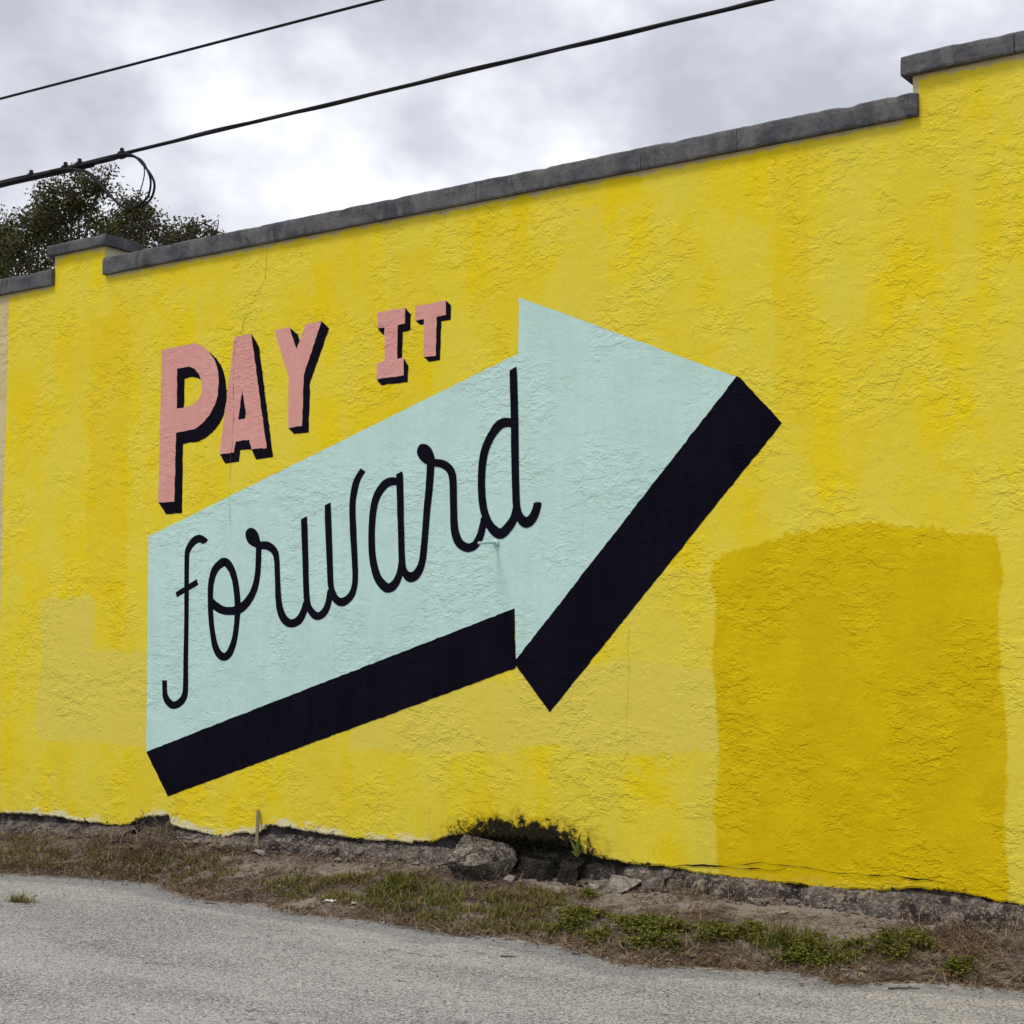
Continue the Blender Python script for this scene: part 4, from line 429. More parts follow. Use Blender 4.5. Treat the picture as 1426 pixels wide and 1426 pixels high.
# coping slabs: worn concrete, each its own piece
def slab(x0, x1, z0, h, y0, y1, seed, worn=1.0):
    n = max(4, int((x1-x0)/.045)); V = []; F = []
    prof = [(y0+.004, z0), (y0, z0+.012), (y0, z0+h*.35), (y0, z0+h*.7), (y0+.004, z0+h-.014), (y0+.018, z0+h), ((y0+y1)/2, z0+h+.006), (y1-.015, z0+h), (y1, z0+h-.015), (y1, z0)]
    k = len(prof)
    for i in range(n+1):
        x = x0+(x1-x0)*i/n; endk = .005 if i in (0, n) else 0
        chip = max(0, fbm(x*4.3, seed, 0, 4)-.2)*.022*worn
        for j, (y, z) in enumerate(prof):
            dy = .005*fbm(x*7, z*9+seed, y*5)+.003*N(x*40, z*40, seed); dz = .0045*fbm(x*3.5, seed+y*3, 2)+.0025*N(x*31, seed)
            if j in (4, 5): dz -= chip; dy += chip*.4
            if j in (0, 1): dz += .4*chip
            if j in (0, 9): dz = dz*.3
            yy = y+dy+(endk if j < 5 else 0)
            V.append((x, yy, z+dz))
    for i in range(n):
        for j in range(k): F.append((i*k+j, i*k+(j+1) % k, (i+1)*k+(j+1) % k, (i+1)*k+j))
    F.append(tuple(range(k-1, -1, -1))); F.append(tuple(n*k+j for j in range(k)))
    F = [tuple(reversed(q)) for q in F]
    return V, F
OV = -.045
cuts = [-10.735, -8.735, -6.77, -5.40, -4.68, -3.462]
for i in range(len(cuts)-1):
    v, f = slab(cuts[i]+.0015, cuts[i+1]-.0015, LOW, .150, OV, TH+.05, 3.1*i+1); obj('coping_slab', v, f, MATS['coping_concrete'], B)
cuts = [XL-.04, -15.0, -13.2, BL+.01]
for i in range(len(cuts)-1):
    v, f = slab(cuts[i]+.004, cuts[i+1]-.004, LOW, .145, OV, TH+.05, 5.3*i+40); obj('coping_slab', v, f, MATS['coping_concrete'], B)
v, f = slab(BL-.05, BR+.045, HIGH, .095, OV-.01, TH+.10, 77, .5); obj('coping_slab', v, f, MATS['coping_concrete'], B, label='dark cap slab on the raised block at left')
cuts = [BQ-.06, -2.86, -1.2, XR+.04]
for i in range(len(cuts)-1):
    v, f = slab(cuts[i]+.003, cuts[i+1]-.003, HIGH, .125, OV-.01, TH+.05, 9.7*i+90, 1.4); obj('coping_slab', v, f, MATS['coping_concrete'], B)

# footing: broken concrete ledge under the stucco, in lengths
LEDGE = [(-17, .24), (-11.8, .215), (-10.2, .262), (-9.2, .250), (-8.5, .285), (-7.8, .275), (-7.0, .285), (-6.6, .33), (-6.0, .315), (-5.85, .275), (-5.37, .262), (-4.85, .272), (-3.9, .258), (-2.9, .240), (2, .23)]
def footing(x0, x1, seed, out=.115, rough=1.0):
    n = int((x1-x0)/.018); prof = [0, .15, .3, .45, .6, .7, .8, .86, .9, .94, .97, 1.0]; k = 20; V = []; F = []
    for i in range(n+1):
        x = x0+(x1-x0)*i/n; zl = interp(x, LEDGE)+.012*fbm(x*4, seed); zg = interp(x, FOOTZ)-.10
        br = max(0.0, fbm(x*1.7, seed+9)-.12)*.28*rough
        yo = -out+.05*fbm(x*2.5, seed+3)*rough+br
        for j in range(k):
            t = j/(k-1)
            if t < .45: s = t/.45; y = .040+(yo-.040)*s; z = zl-.012*s*s+.05*(1-s)**3
            else: s = (t-.45)/.55; y = yo-(.035 if x < -5.4 else .11)*s; z = zl-.015+(zg-zl)*s
            dn = .012*fbm(x*9, y*9+seed, z*9, 5)*rough+.011*N(x*38, y*38, z*38)+.006*N(x*75, y*75, z*75)
            V.append((x, y-(dn if t > .3 else dn*.3), z+dn*.8))
    for i in range(n):
        for j in range(k-1): F.append((i*k+j, i*k+j+1, (i+1)*k+j+1, (i+1)*k+j))
    F.append(tuple(range(k))); F.append(tuple(n*k+j for j in range(k-1, -1, -1)))
    return V, F
for i, (a, b_, ou, ro) in enumerate([(XL, -12.6, .11, 1), (-12.6, -10.25, .09, .8), (-10.15, -8.86, .10, 1.2), (-8.84, -6.82, .125, .8), (-6.81, -5.90, .075, 2.0), (-5.95, -5.22, .13, 1.3), (-5.26, XR, .10, .9)]):
    v, f = footing(a, b_, 13.7*i+2, ou, ro); obj('footing', v, f, MATS['footing_concrete'], B, smooth=True)

# ------------------------------------------------------------------ mural: flat paint on the stucco
def jag(loop, amp=.0036, step=.022):
    """hand-cut paint edge on rough stucco: subdivide and wobble"""
    out = []
    n = len(loop)
    for i in range(n):
        a = np.array(loop[i]); c_ = np.array(loop[(i+1) % n]); L = np.linalg.norm(c_-a); k = max(1, int(L/step))
        nn = np.array([c_[1]-a[1], a[0]-c_[0]])/(L+1e-9)
        for j in range(k):
            p = a+(c_-a)*j/k
            if j: p = p+nn*(amp*1.3*fbm(p[0]*14, p[1]*14, 3, 3)+amp*.8*N(p[0]*70, p[1]*70, 5))
            out.append((float(p[0]), float(p[1])))
    return out
def sheet(loops, y):
    V = []; F = []
    L3 = [[Vector((x, 0, z)) for x, z in l] for l in loops]
    for l in loops: V += [(x, y, z) for x, z in l]
    for t in tessellate_polygon(L3): F.append(tuple(t))
    W = [np.array(q) for q in V]; G = []
    for a, b2, c2 in F:
        nrm = np.cross(W[b2]-W[a], W[c2]-W[a])
        G.append((a, b2, c2) if nrm[1] < 0 else (a, c2, b2))
    return V, G
def ribbon(L, R, y):
    jit = lambda p: (p[0]+.0016*N(p[0]*60, p[1]*60, 8), p[1]+.0016*N(p[0]*60, p[1]*60, 2))
    L = [jit(p) for p in L]; R = [jit(p) for p in R]; n = len(L)
    V = [(x, y, z) for x, z in L]+[(x, y, z) for x, z in R]
    F = []
    for i in range(n-1):
        q = (i, i+1, n+i+1, n+i); a, b2, c2 = (np.array(V[k]) for k in q[:3])
        F.append(q if np.cross(b2-a, c2-a)[1] < 0 else tuple(reversed(q)))
    return V, F
v, f = sheet([jag(ARROW)], -.0020)
arrow = obj('arrow', v, f, MATS['mint_paint'], B, label='mint green painted arrow pointing right')
parts = [sheet([jag(l)], -.0026-.0004*i) for i, l in enumerate(ARROWSH)]
for p in parts: obj('arrow_side', *p, MATS['navy_paint'], arrow)
yy = -.0032
for ch, strokes, blobs in SCRIPT:
    ps = []
    for L, R in strokes: yy -= .0002; ps.append(ribbon(L, R, yy))
    for bl in blobs: yy -= .0002; ps.append(sheet([[tuple(p) for p in smooth_path(bl+[bl[0]], 4)[:-1, :]]], yy))
    V, F = merge(ps); obj('letter', V, F, MATS['navy_paint'], arrow, label='black script letter '+ch)
yy = -.0020
for ch in 'PAYIT':
    V, F = sheet([jag(l) for l in PINK[ch]], -.0040)
    L = obj('letter', V, F, MATS['pink_paint'], B, label='pink block letter '+ch)
    V, F = merge([sheet([jag(l)], -.0022-.0003*i) for i, l in enumerate(SHADE[ch])]); obj('letter_side', V, F, MATS['navy_paint'], L)
def crack(path, w, mat, y):
    P = []; 
    for a, c_ in zip(path[:-1], path[1:]):
        k = max(2, int(math.dist(a, c_)/.02))
        for j in range(k): t = j/k; P.append((a[0]+(c_[0]-a[0])*t, a[1]+(c_[1]-a[1])*t))
    P.append(path[-1]); L = []; R = []
    for i, (x, z) in enumerate(P):
        x += .010*fbm(x*9, z*9, 3); z += .008*fbm(x*9, z*9, 8); ww = w*max(.22, .5+.9*fbm(x*7, z*7, 1))*min(1, .15+.22*min(i, len(P)-1-i))
        horiz = abs(path[-1][0]-path[0][0]) > abs(path[-1][1]-path[0][1])
        dx, dz = (0, ww) if horiz else (ww, 0)
        L.append((x-dx, z-dz)); R.append((x+dx, z+dz))
    return ribbon(L, R, y)
for i, (pth, w, mt) in enumerate(zip(CRACK, (.0018, .0030, .0060, .0045, .0009), ('crack_dark', 'crack_dark', 'crack_black', 'crack_black', 'crack_dark'))):
    obj('crack', *crack(pth, w, None, -.0062-.0002*i), MATS[mt], B)
# pipe stub painted over with the mural
px_, _, pz_ = PIN[0]
P = [(px_, .01, pz_), (px_, -.06, pz_-.001), (px_-.002, -.19, pz_-.012), (px_-.002, -.215, pz_-.014)]
ps = thing('pipe_stub', 'short mint painted metal rod sticking out of the arrow below the letter d', 'rod', (px_, 0, pz_))
obj('rod', *tube(P, [.011, .011, .010, .010], 8), MATS['mint_paint'], ps, smooth=True)
obj('rod_base', *tube([(px_, .004, pz_), (px_, -.02, pz_), (px_, -.028, pz_)], [.026, .024, .012], 10), MATS['mint_paint'], ps)

# ------------------------------------------------------------------ overhead cables
def wire_path(P, x0, x1):
    P = sorted([tuple(p) for p in P]); X_ = [p[0] for p in P]; Z_ = [p[2] for p in P]; y = P[0][1]
    c2 = np.polyfit(X_, Z_, 1)
    out = []
    for x in np.arange(x0, x1, .35):
        if X_[0] <= x <= X_[-1]: z = .3*np.interp(x, X_, Z_)+.7*np.polyval(c2, x)
        else: z = np.polyval(c2, x)
        out.append((x, y, float(z)))
    return np.array(out)
W1 = wire_path(WIRE1, -45, 25); W2 = wire_path(WIRE2, -45, 25)
oc = thing('overhead_cable', 'thick black lashed cable bundle with a hanging slack loop, lower of two', 'cable', tuple(W1[100]))
obj('cable', *tube(W1, .0125, 7), MATS['cable_black'], oc, smooth=True)
xx = np.arange(-45, 24.6, .07); zz = np.interp(xx, W1[:, 0], W1[:, 2])
hel = np.stack([xx, W1[0, 1]+.011*np.cos(xx*3.1), zz+.011*np.sin(xx*3.1)], 1)
obj('support_strand', *tube(hel, .0065, 5), MATS['cable_black'], oc, smooth=True)
for k, (dy, dz, x1) in enumerate(((.012, -.020, -8.28), (-.014, -.017, -8.36), (.0, -.030, -8.5))):
    xs_ = np.arange(-45, x1, .2); zz = np.interp(xs_, W1[:, 0], W1[:, 2])+dz
    obj('lashed_cable', *tube(np.stack([xs_, np.full_like(xs_, W1[0, 1]+dy)+.003*np.sin(xs_*3+k), zz+.003*np.sin(xs_*2+k)], 1), .0105, 7), MATS['cable_black'], oc, smooth=True)
for k, L in enumerate(COIL):
    P = smooth_path(L, 6); P[:, 1] += .02*np.sin(np.linspace(0, 3, len(P))+k)
    obj('slack_loop', *tube(P, (.0085, .0075, .004)[k], 7), MATS['cable_black'], oc, smooth=True)
for x, y, z in TIES:
    z = float(np.interp(x, W1[:, 0], W1[:, 2]))
    v, f = merge([tube([(x-.016, y, z-.006), (x+.016, y, z-.006)], .029, 10), box(x-.010, x+.010, y-.010, y+.010, z+.020, z+.040)])
    obj('cable_tie', v, f, MATS['cable_black'], oc)
ow = thing('overhead_wire', 'single thin black overhead wire, upper of two in the grey sky', 'wire', tuple(W2[100]))
obj('wire', *tube(W2, .0088, 7), MATS['cable_black'], ow, smooth=True)

# ------------------------------------------------------------------ tree behind the building
TB = np.array((-25.6, 12.0, 0.0))
tree = thing('oak_tree', 'dark leafy oak tree showing above the parapet at left', 'tree', tuple(TB))
clumps = []   # centre x,z offset at the tree's depth, radius, leaves
tr = random.Random(4)
for x, z, r, n in [(-24.44, 10.92, 0.39, 901), (-25.06, 10.8, 0.49, 1408), (-26.36, 10.83, 0.42, 1035), (-25.47, 10.39, 0.59, 2028), (-24.11, 10.35, 0.53, 1660), (-23.5, 10.34, 0.28, 460), (-26.79, 10.48, 0.49, 1408), (-27.46, 10.32, 0.49, 1408), (-24.4, 9.79, 0.63, 2328), (-26.32, 9.93, 0.63, 2328), (-28.39, 10.23, 0.63, 2328), (-23.58, 9.79, 0.39, 901), (-27.66, 9.51, 0.7, 2874), (-25.85, 9.13, 0.84, 4140), (-23.96, 9.02, 0.7, 2874), (-29.08, 9.55, 0.7, 2874), (-22.86, 8.66, 0.56, 1840)]:
    clumps.append((np.array((x, 12+tr.uniform(-.4, .4), z)), r, n))
    clumps.append((np.array((x+tr.uniform(-.6, .6), 12+tr.uniform(-1.6, 1.6), z-tr.uniform(.2, .7))), r*.8, n//3))
for x, z, r, n in [(-22.89, 9.61, 0.31, 106), (-22.4, 9.61, 0.35, 137), (-21.8, 9.66, 0.25, 71), (-22.11, 9.36, 0.35, 137), (-23.11, 9.91, 0.2, 43), (-22.69, 9.38, 0.31, 106), (-23.27, 9.32, 0.35, 137), (-21.65, 9.64, 0.22, 76), (-21.87, 9.45, 0.28, 120), (-21.53, 9.44, 0.2, 58), (-22.25, 9.78, 0.2, 58), (-22.59, 9.53, 0.28, 120)]:
    clumps.append((np.array((x, 12+tr.uniform(-.3, .3), z)), r, n))
LV = []; LF = []; TW = []
top = TB+np.array([.3, 0, 5.2])
limbs = [tube(smooth_path([TB+np.array([0, 0, -.1]), TB+np.array([.1, .05, 1.8]), TB+np.array([.05, 0, 3.6]), top], 4), np.linspace(.34, .2, 13), 10)]
for ci, (c0, rr, nl) in enumerate(clumps):
    mid = (top+c0)/2+rng.normal(0, .25, 3); pth = smooth_path([top+rng.normal(0, .12, 3), mid, c0], 4)
    TW.append(tube(pth, np.linspace(.09 if ci % 2 == 0 else .05, .018, len(pth)), 5))
    subs = []
    for k in range(20):
        dv = rng.normal(0, 1, 3); dv /= np.linalg.norm(dv); dv[2] = dv[2]*.75+.1
        tip = c0+dv*rr*rng.uniform(.45, 1.25); subs.append(tip)
        TW.append(tube(smooth_path([c0+rng.normal(0, .05, 3), (c0+tip)/2+rng.normal(0, .08, 3), tip], 3), np.linspace(.016, .004, 7), 4))
    for k in range(int(nl*1.05)):
        base = subs[int(rng.integers(len(subs)))]
        p = base+rng.normal(0, .17*rr+.03, 3)
        a = rng.normal(0, 1, 3); a /= np.linalg.norm(a); bb = np.cross(a, rng.normal(0, 1, 3)); bb /= np.linalg.norm(bb)
        l = rng.uniform(.026, .048); w = l*rng.uniform(.42, .6); o = len(LV)
        nn_ = np.cross(a, bb)*l*.22
        LV += [p-a*l, p+bb*w+nn_, p+a*l, p-bb*w+nn_]; LF += [(o, o+1, o+2), (o, o+2, o+3)]
obj('trunk', *limbs[0], MATS['bark'], tree, smooth=True)
V, F = merge(TW); obj('branches', V, F, MATS['bark'], tree, smooth=True)
obj('crown', LV, LF, MATS['oak_leaf'], tree)

# ------------------------------------------------------------------ rock, stake and small things on the verge
def RT(bx, by, r, t, u, z0=0.0): return (bx+.823*r+.568*t, by+.568*r-.823*t, z0+u)   # right, towards the road-side viewer, up
def hull_rock(pts, sub, amp, sc, seed, name, mat, parent=None, base=None):
    bm = bmesh.new()
    for p in pts: bm.verts.new(p)
    bmesh.ops.convex_hull(bm, input=list(bm.verts))
    bmesh.ops.delete(bm, geom=[v for v in bm.verts if not v.link_faces], context='VERTS')
    bmesh.ops.triangulate(bm, faces=bm.faces[:])
    for k in range(sub): bmesh.ops.subdivide_edges(bm, edges=bm.edges[:], cuts=1, use_grid_fill=True, smooth=0.0)
    bm.normal_update()
    for v in bm.verts:
        q = v.co*sc; dn = amp*noise.fractal((q.x+seed, q.y, q.z), 1, 2, 5)+amp*.5*noise.noise(q*3.3)
        v.co += v.normal*dn
    V = [tuple(v.co) for v in bm.verts]; bm.verts.index_update(); F = [tuple(v.index for v in f_.verts) for f_ in bm.faces]; bm.free()
    return obj(name, V, F, mat, parent, base=base)
rx, ry = SPOTS['rock']; rz = ground(rx, ry, False)-.02
rp = [(-.13, -.14, .285), (.19, -.14, .215), (-.235, .07, .130), (-.09, .19, .105), (.01, .20, .125), (.10, .10, .185), (.235, .0, .12), (.225, -.05, .18), (.14, .06, .0), (-.10, .04, -.03), (-.20, .0, .02), (-.17, -.17, -.02), (.2, -.17, -.02), (.19, .05, .05)]
tag(hull_rock([RT(rx, ry, *p, z0=rz) for p in rp], 4, .008, 9, 3, 'rock', MATS['rock_stone'], base=(rx, ry, rz)), 'large broken grey rock lying against the mouldy wall foot', 'rock')
# rubble
RUB = [((-5.52, -.17), .11, 'pale broken concrete lump under the cracked footing right of the rock'), ((-8.62, -.20), .055, 'small pale stone beside the leaning wooden stake'), ((-8.45, -.24), .035, 'small loose stone just right of the stake, smaller of two'), ((-4.52, -.18), .05, 'flat white stone fragment on bare soil before the ochre patch'), ((-4.3, -.34), .035, 'small loose stone on bare soil above the grassy tuft'), ((-5.72, -.16), .06, 'dark stone stuck in the soil under the green sprout'), ((-9.05, -.55), .03, 'small pale stone at the right end of the olive grass'), ((-6.35, -.23), .05, 'reddish brown stone lump just right of the large rock'), ((-7.9, -.2), .04, 'small loose stone against the footing midway between stake and rock'), ((-3.4, -.3), .04, 'small loose stone at the footing above the rightmost large weed clump')]
for i, ((x, y), s, lab) in enumerate(RUB):
    z = ground(x, y); pts = [(x+s*rnd.uniform(-1, 1)*1.2, y+s*rnd.uniform(-1, 1), z+s*rnd.uniform(-.3, .75)) for _ in range(14)]
    o = hull_rock(pts, 2, s*.08, 9/s*.1, i*4.4, 'stone', MATS['rubble_stone'], base=(x, y, z))
    tag(o, lab or 'small loose pale stone lying on the bare verge soil', 'stone', 'loose stones along the wall foot')
# stake
sx, sy = -8.80, -.03; sz = ground(sx, -.12)
st = thing('wooden_stake', 'thin weathered wooden stake leaning against the wall foot', 'stake', (sx, sy, sz))
P0 = np.array((sx+.02, -.10, sz-.04)); P1 = np.array((sx-.045, -.018, .505)); dvec = (P1-P0)/6
V = []; 
for i in range(7):
    c_ = P0+dvec*i; w, t = (.014 if i < 6 else .010), .005
    V += [tuple(c_+np.array(q)) for q in ((-w, -t, 0), (w, -t, 0), (w, t, 0), (-w, t, 0))]
F = [(i*4+j, i*4+(j+1) % 4, i*4+4+(j+1) % 4, i*4+4+j) for i in range(6) for j in range(4)]+[(3, 2, 1, 0), (24, 25, 26, 27)]
obj('slat', V, F, MATS['weathered_wood'], st)

# leaf and blade builders
def blade(V, F, p, h, az, lean, w, seg=3, curl=.5, roll=None):
    d = np.array((math.cos(az), math.sin(az), 0)); s = np.array((-math.sin(az), math.cos(az), 0))
    if roll is not None: s = s*math.cos(roll)+d*math.sin(roll)
    o = len(V); ang = lean; q = np.array(p, float); L = h/seg
    for i in range(seg+1):
        ww = w*(1-(i/seg)**1.6) if i else w*.8
        if i < seg: V.append(q-s*ww/2); V.append(q+s*ww/2)
        else: V.append(q)
        q = q+L*(d*math.sin(ang)+np.array((0, 0, math.cos(ang)))); ang += curl/seg
    for i in range(seg-1): F.append((o+2*i, o+2*i+1, o+2*i+3, o+2*i+2))
    k = o+2*(seg-1); F.append((k, k+1, k+2))
def leaf(V, F, p, d, nrm, l, w, cup=.15):
    d = d/np.linalg.norm(d); s = np.cross(nrm, d); s /= np.linalg.norm(s)+1e-9; n_ = np.cross(d, s); o = len(V)
    for t, ww, hh in ((0, .12, 0), (.3, .9, .12), (.62, 1, .14), (1.0, 0, -.05)):
        if ww: V.append(p+d*l*t-s*w/2*ww+n_*(l*hh+cup*w*ww)); V.append(p+d*l*t+s*w/2*ww+n_*(l*hh+cup*w*ww))
        else: V.append(p+d*l*t+n_*l*hh)
    F += [(o, o+1, o+3, o+2), (o+2, o+3, o+5, o+4), (o+4, o+5, o+6)]

def scatter(poly, n, fn, soft=.12):
    xs_ = [p[0] for p in poly]; ys_ = [p[1] for p in poly]; k = 0; tries = 0
    while k < n and tries < n*12:
        tries += 1
        x = rnd.uniform(min(xs_)-soft, max(xs_)+soft); y = rnd.uniform(min(ys_)-soft, max(ys_)+soft)
        jx = x+rnd.gauss(0, soft*.5); jy = y+rnd.gauss(0, soft*.4)
        if not pip(jx, jy, poly) or y > -.14: continue
        if fbm(x*4.5, y*6, 5) < -.12+rnd.uniform(-.25, .15): continue
        fn(x, y); k += 1
V = []; F = []
def fa(x, y):
    z = ground(x, y)-.005
    blade(V, F, (x, y, z), rnd.uniform(.025, .075), rnd.uniform(0, 6.28), rnd.uniform(.2, 1.3), rnd.uniform(.006, .011), 3, rnd.uniform(.2, 1.3))
GA = GRASS['A']+[]
GA = [(-14.5, -.5)]+GA[:-1]+[(-11.0, -.95), (-14.5, -.95)]
scatter(GA, 15000, fa)
obj('olive_grass', V, F, MATS['grass_olive'], kind='stuff')['label'] = 'short dry olive grass on the verge at left'
V = []; F = []
def fb(x, y):
    z = ground(x, y)-.005
    blade(V, F, (x, y, z), rnd.uniform(.025, .085), rnd.uniform(0, 6.28), rnd.uniform(.2, 1.3), rnd.uniform(.006, .011), 3, rnd.uniform(.2, 1.2))
scatter(GRASS['B'], 8500, fb)
obj('green_grass', V, F, MATS['grass_green'], kind='stuff')['label'] = 'short patchy green grass on the verge below the arrow'
# sparse grass everywhere on the verge
V = []; F = []
for k in range(2600):
    x = rnd.uniform(-13.5, -1.0); ye = edge_y(x); y = rnd.uniform(ye+.02, -.16)
    if fbm(x*3, y*4, 9) < .10: continue
    blade(V, F, (x, y, ground(x, y)-.004), rnd.uniform(.02, .06), rnd.uniform(0, 6.28), rnd.uniform(.2, 1.1), rnd.uniform(.004, .007), 3, rnd.uniform(.2, 1.2))
obj('sparse_grass', V, F, MATS['grass_green'], kind='stuff')['label'] = 'scattered green blades over the bare verge'
# straw and thatch
V = []; F = []
def straw(x, y, up=0.0):
    z = max(ground(x, y), 0)+rnd.uniform(0, .012)
    blade(V, F, (x, y, z), rnd.uniform(.04, .15), rnd.uniform(0, 6.28), rnd.uniform(1.15, 1.55)-up*rnd.uniform(0, 1), rnd.uniform(.004, .009), 3, rnd.uniform(-.2, .5))
k = 0
while k < 30000:
    x = rnd.uniform(-14.5, -.5); ye = edge_y(x); y = rnd.uniform(ye-.01, -.13) if rnd.random() < .88 else ye-abs(rnd.gauss(0, .07))
    dens = .30+1.1*fbm(x*1.6, y*2.6, 21)
    t = (y-ye)/(-.13-ye)
    if t < .3: dens += .35
    if x > -3.6: dens += .7
    if -4.4 < x < -3.0 and t < .4: dens += .4
    if x < -9.0 and t > .62: dens += .45
    if rnd.random() > dens: continue
    straw(x, y, .35 if rnd.random() < .25 else 0); k += 1
obj('dry_thatch', V, F, MATS['straw'], kind='stuff')['label'] = 'brown dead grass thatch strewn over the verge soil'
# standing dead stems along the footing
V = []; F = []
for k in range(620):
    cx_ = rnd.choice([-11.3, -10.9, -10.3, -10.1, -9.95, -9.9, -5.2, -5.05, -4.95, -4.6, -3.4, -3.2, -3.05, -2.8, -2.6])
    x = cx_+rnd.gauss(0, .14); y = -.14-abs(rnd.gauss(0, .07))
    blade(V, F, (x, y, ground(x, y)-.01), rnd.uniform(.06, .2), rnd.uniform(0, 6.28), rnd.uniform(.2, 1.2), rnd.uniform(.0025, .005), 4, rnd.uniform(-.4, .9))
obj('dead_stems', V, F, MATS['straw'], kind='stuff')['label'] = 'thin dead stems standing along the broken footing'
# fallen brown leaves and crumbs of stone too many to count
V = []; F = []
for k in range(1500):
    x = rnd.uniform(-13.5, -1.0); ye = edge_y(x)
    y = ye+abs(rnd.gauss(0, .16))-.07 if rnd.random() < .55 else rnd.uniform(ye-.15, -.15)
    a = rnd.uniform(0, 6.28); l = rnd.uniform(.018, .05)
    leaf(V, F, np.array((x, y, max(ground(x, y), 0)+.006)), np.array((math.cos(a), math.sin(a), rnd.uniform(-.1, .35))), np.array((rnd.gauss(0, .4), rnd.gauss(0, .4), 1)), l, l*rnd.uniform(.4, .65), rnd.uniform(-.3, .4))
obj('leaf_litter', V, F, MATS['leaf_brown'], kind='stuff')['label'] = 'small brown dead leaves along the verge edge'
def crumbs(name, n, fn, mat, smin, smax, label):
    V = []; F = []
    for k in range(n):
        x, y = fn(); s = rnd.uniform(smin, smax)*(1 if rnd.random() < .9 else 1.8); z = max(ground(x, y), 0)+s*.3; o = len(V)
        for q in ((1, 0, 0), (-1, 0, 0), (0, 1, 0), (0, -1, 0), (0, 0, .8), (0, 0, -.8)):
            V.append((x+s*(q[0]+rnd.uniform(-.4, .4)), y+s*(q[1]+rnd.uniform(-.4, .4)), z+s*(q[2]+rnd.uniform(-.25, .25))))
        F += [(o+a, o+b_, o+c_) for a, b_, c_ in ((0, 2, 4), (2, 1, 4), (1, 3, 4), (3, 0, 4), (2, 0, 5), (1, 2, 5), (3, 1, 5), (0, 3, 5))]
    obj(name, V, F, mat, kind='stuff')['label'] = label
crumbs('pebbles', 1500, lambda: (lambda x: (x, rnd.uniform(edge_y(x)-.25, -.14)))(rnd.uniform(-13.5, -1)), MATS['rubble_stone'], .003, .011, 'pale pebbles and crumbs on the verge')
crumbs('footing_rubble', 900, lambda: (rnd.uniform(-13, -1), -.10-abs(rnd.gauss(0, .06))), MATS['footing_concrete'], .006, .02, 'crumbled concrete along the footing')
crumbs('road_grit', 1500, lambda: (lambda x: (x, rnd.uniform(-7.5, -1.1)))(rnd.uniform(-11, -1)), MATS['rubble_stone'], .0025, .006, 'loose grit on the asphalt')

# leafy weed clumps
def weed(cx_, cy_, rx_, ry_, h, n, label, tall=0, grp=None):
    V = []; F = []; S = []
    for k in range(int(n*2.1)):
        a = rnd.uniform(0, 6.28); rr = math.sqrt(rnd.random())*rnd.uniform(.85, 1.55); x = cx_+rx_*rr*math.cos(a); y = cy_+ry_*rr*math.sin(a)
        if fbm(x*6, y*6, 2) < -.16+.35*rr*rr: continue
        z0 = ground(x, y); hh = .72*h*max(.12, 1-.6*rr*rr)*rnd.uniform(.25, 1.25)*(.8+.8*fbm(x*9, y*9, 7))
        tip = np.array((x+rnd.gauss(0, .02), y+rnd.gauss(0, .02), z0+hh))
        if rnd.random() < .3: S.append(tube([(x, y, z0-.01), tuple((np.array((x, y, z0))+tip)/2+np.array((.006, 0, 0))), tuple(tip)], .0016, 3, False))
        a0 = rnd.uniform(0, 6.28)
        for j in range(3):
            az = a0+j*2.09+rnd.uniform(-.3, .3); l = rnd.uniform(.012, .028)
            leaf(V, F, tip+np.array((0, 0, rnd.uniform(-.01, .004))), np.array((math.cos(az), math.sin(az), rnd.uniform(-.15, .5))), np.array((rnd.gauss(0, .3), rnd.gauss(0, .3), 1.0)), l, l*rnd.uniform(.5, .75))
    for k in range(tall):
        a = rnd.uniform(0, 6.28); x = cx_+rnd.gauss(0, rx_*.35); y = cy_+rnd.gauss(0, ry_*.35)
        blade(V, F, (x, y, ground(x, y)-.01), rnd.uniform(.09, .2), a, rnd.uniform(.1, .6), rnd.uniform(.005, .008), 4, rnd.uniform(.3, 1.1))
    for k in range(n//3):
        a = rnd.uniform(0, 6.28); rr = math.sqrt(rnd.random())*1.3; x = cx_+rx_*rr*math.cos(a); y = cy_+ry_*rr*math.sin(a)
        blade(V, F, (x, y, ground(x, y)-.004), rnd.uniform(.03, .10), rnd.uniform(0, 6.28), rnd.uniform(.2, 1.3), rnd.uniform(.004, .008), 3, rnd.uniform(.2, 1.0))
    z = ground(cx_, cy_, False); w = thing('weed_clump', label, 'weeds', (cx_, cy_, z), 'leafy green weed clumps at the road edge')
    obj('leaves', V, F, MATS['weed_green'], w)
    if S: v_, f_ = merge(S); obj('stems', v_, f_, MATS['weed_green'], w, kind='stuff')
    return w
weed(-5.42, -.92, .26, .26, .075, 620, 'low leafy weed clump right below the cracked footing, leftmost of the row')
weed(-5.02, -.98, .26, .24, .085, 720, 'leafy weed clump in the row, second from the left')
weed(-4.68, -1.06, .24, .25, .09, 720, 'leafy weed clump with a pale stick beside it, third in the row')
weed(-4.38, -.90, .20, .24, .08, 560, 'yellowish leafy weed clump, fourth in the row')
weed(-4.00, -.86, .20, .20, .06, 260, 'grassy green weed clump with long upright blades below the ochre patch', 190)
weed(-3.78, -.98, .22, .26, .095, 620, 'dense leafy weed clump just right of the long grassy tuft')
weed(-3.45, -.74, .20, .26, .10, 640, 'bright leafy weed clump below the right half of the ochre patch', 25)
weed(-2.98, -.84, .11, .13, .08, 260, 'small leafy weed clump alone near the lower right corner')
weed(-7.0, -.62, .20, .14, .06, 300, 'small dark green weed clump in the grass below the arrow shaft', 40)
weed(-5.62, -.33, .12, .09, .05, 130, 'tiny weed clump close to the concrete lump')
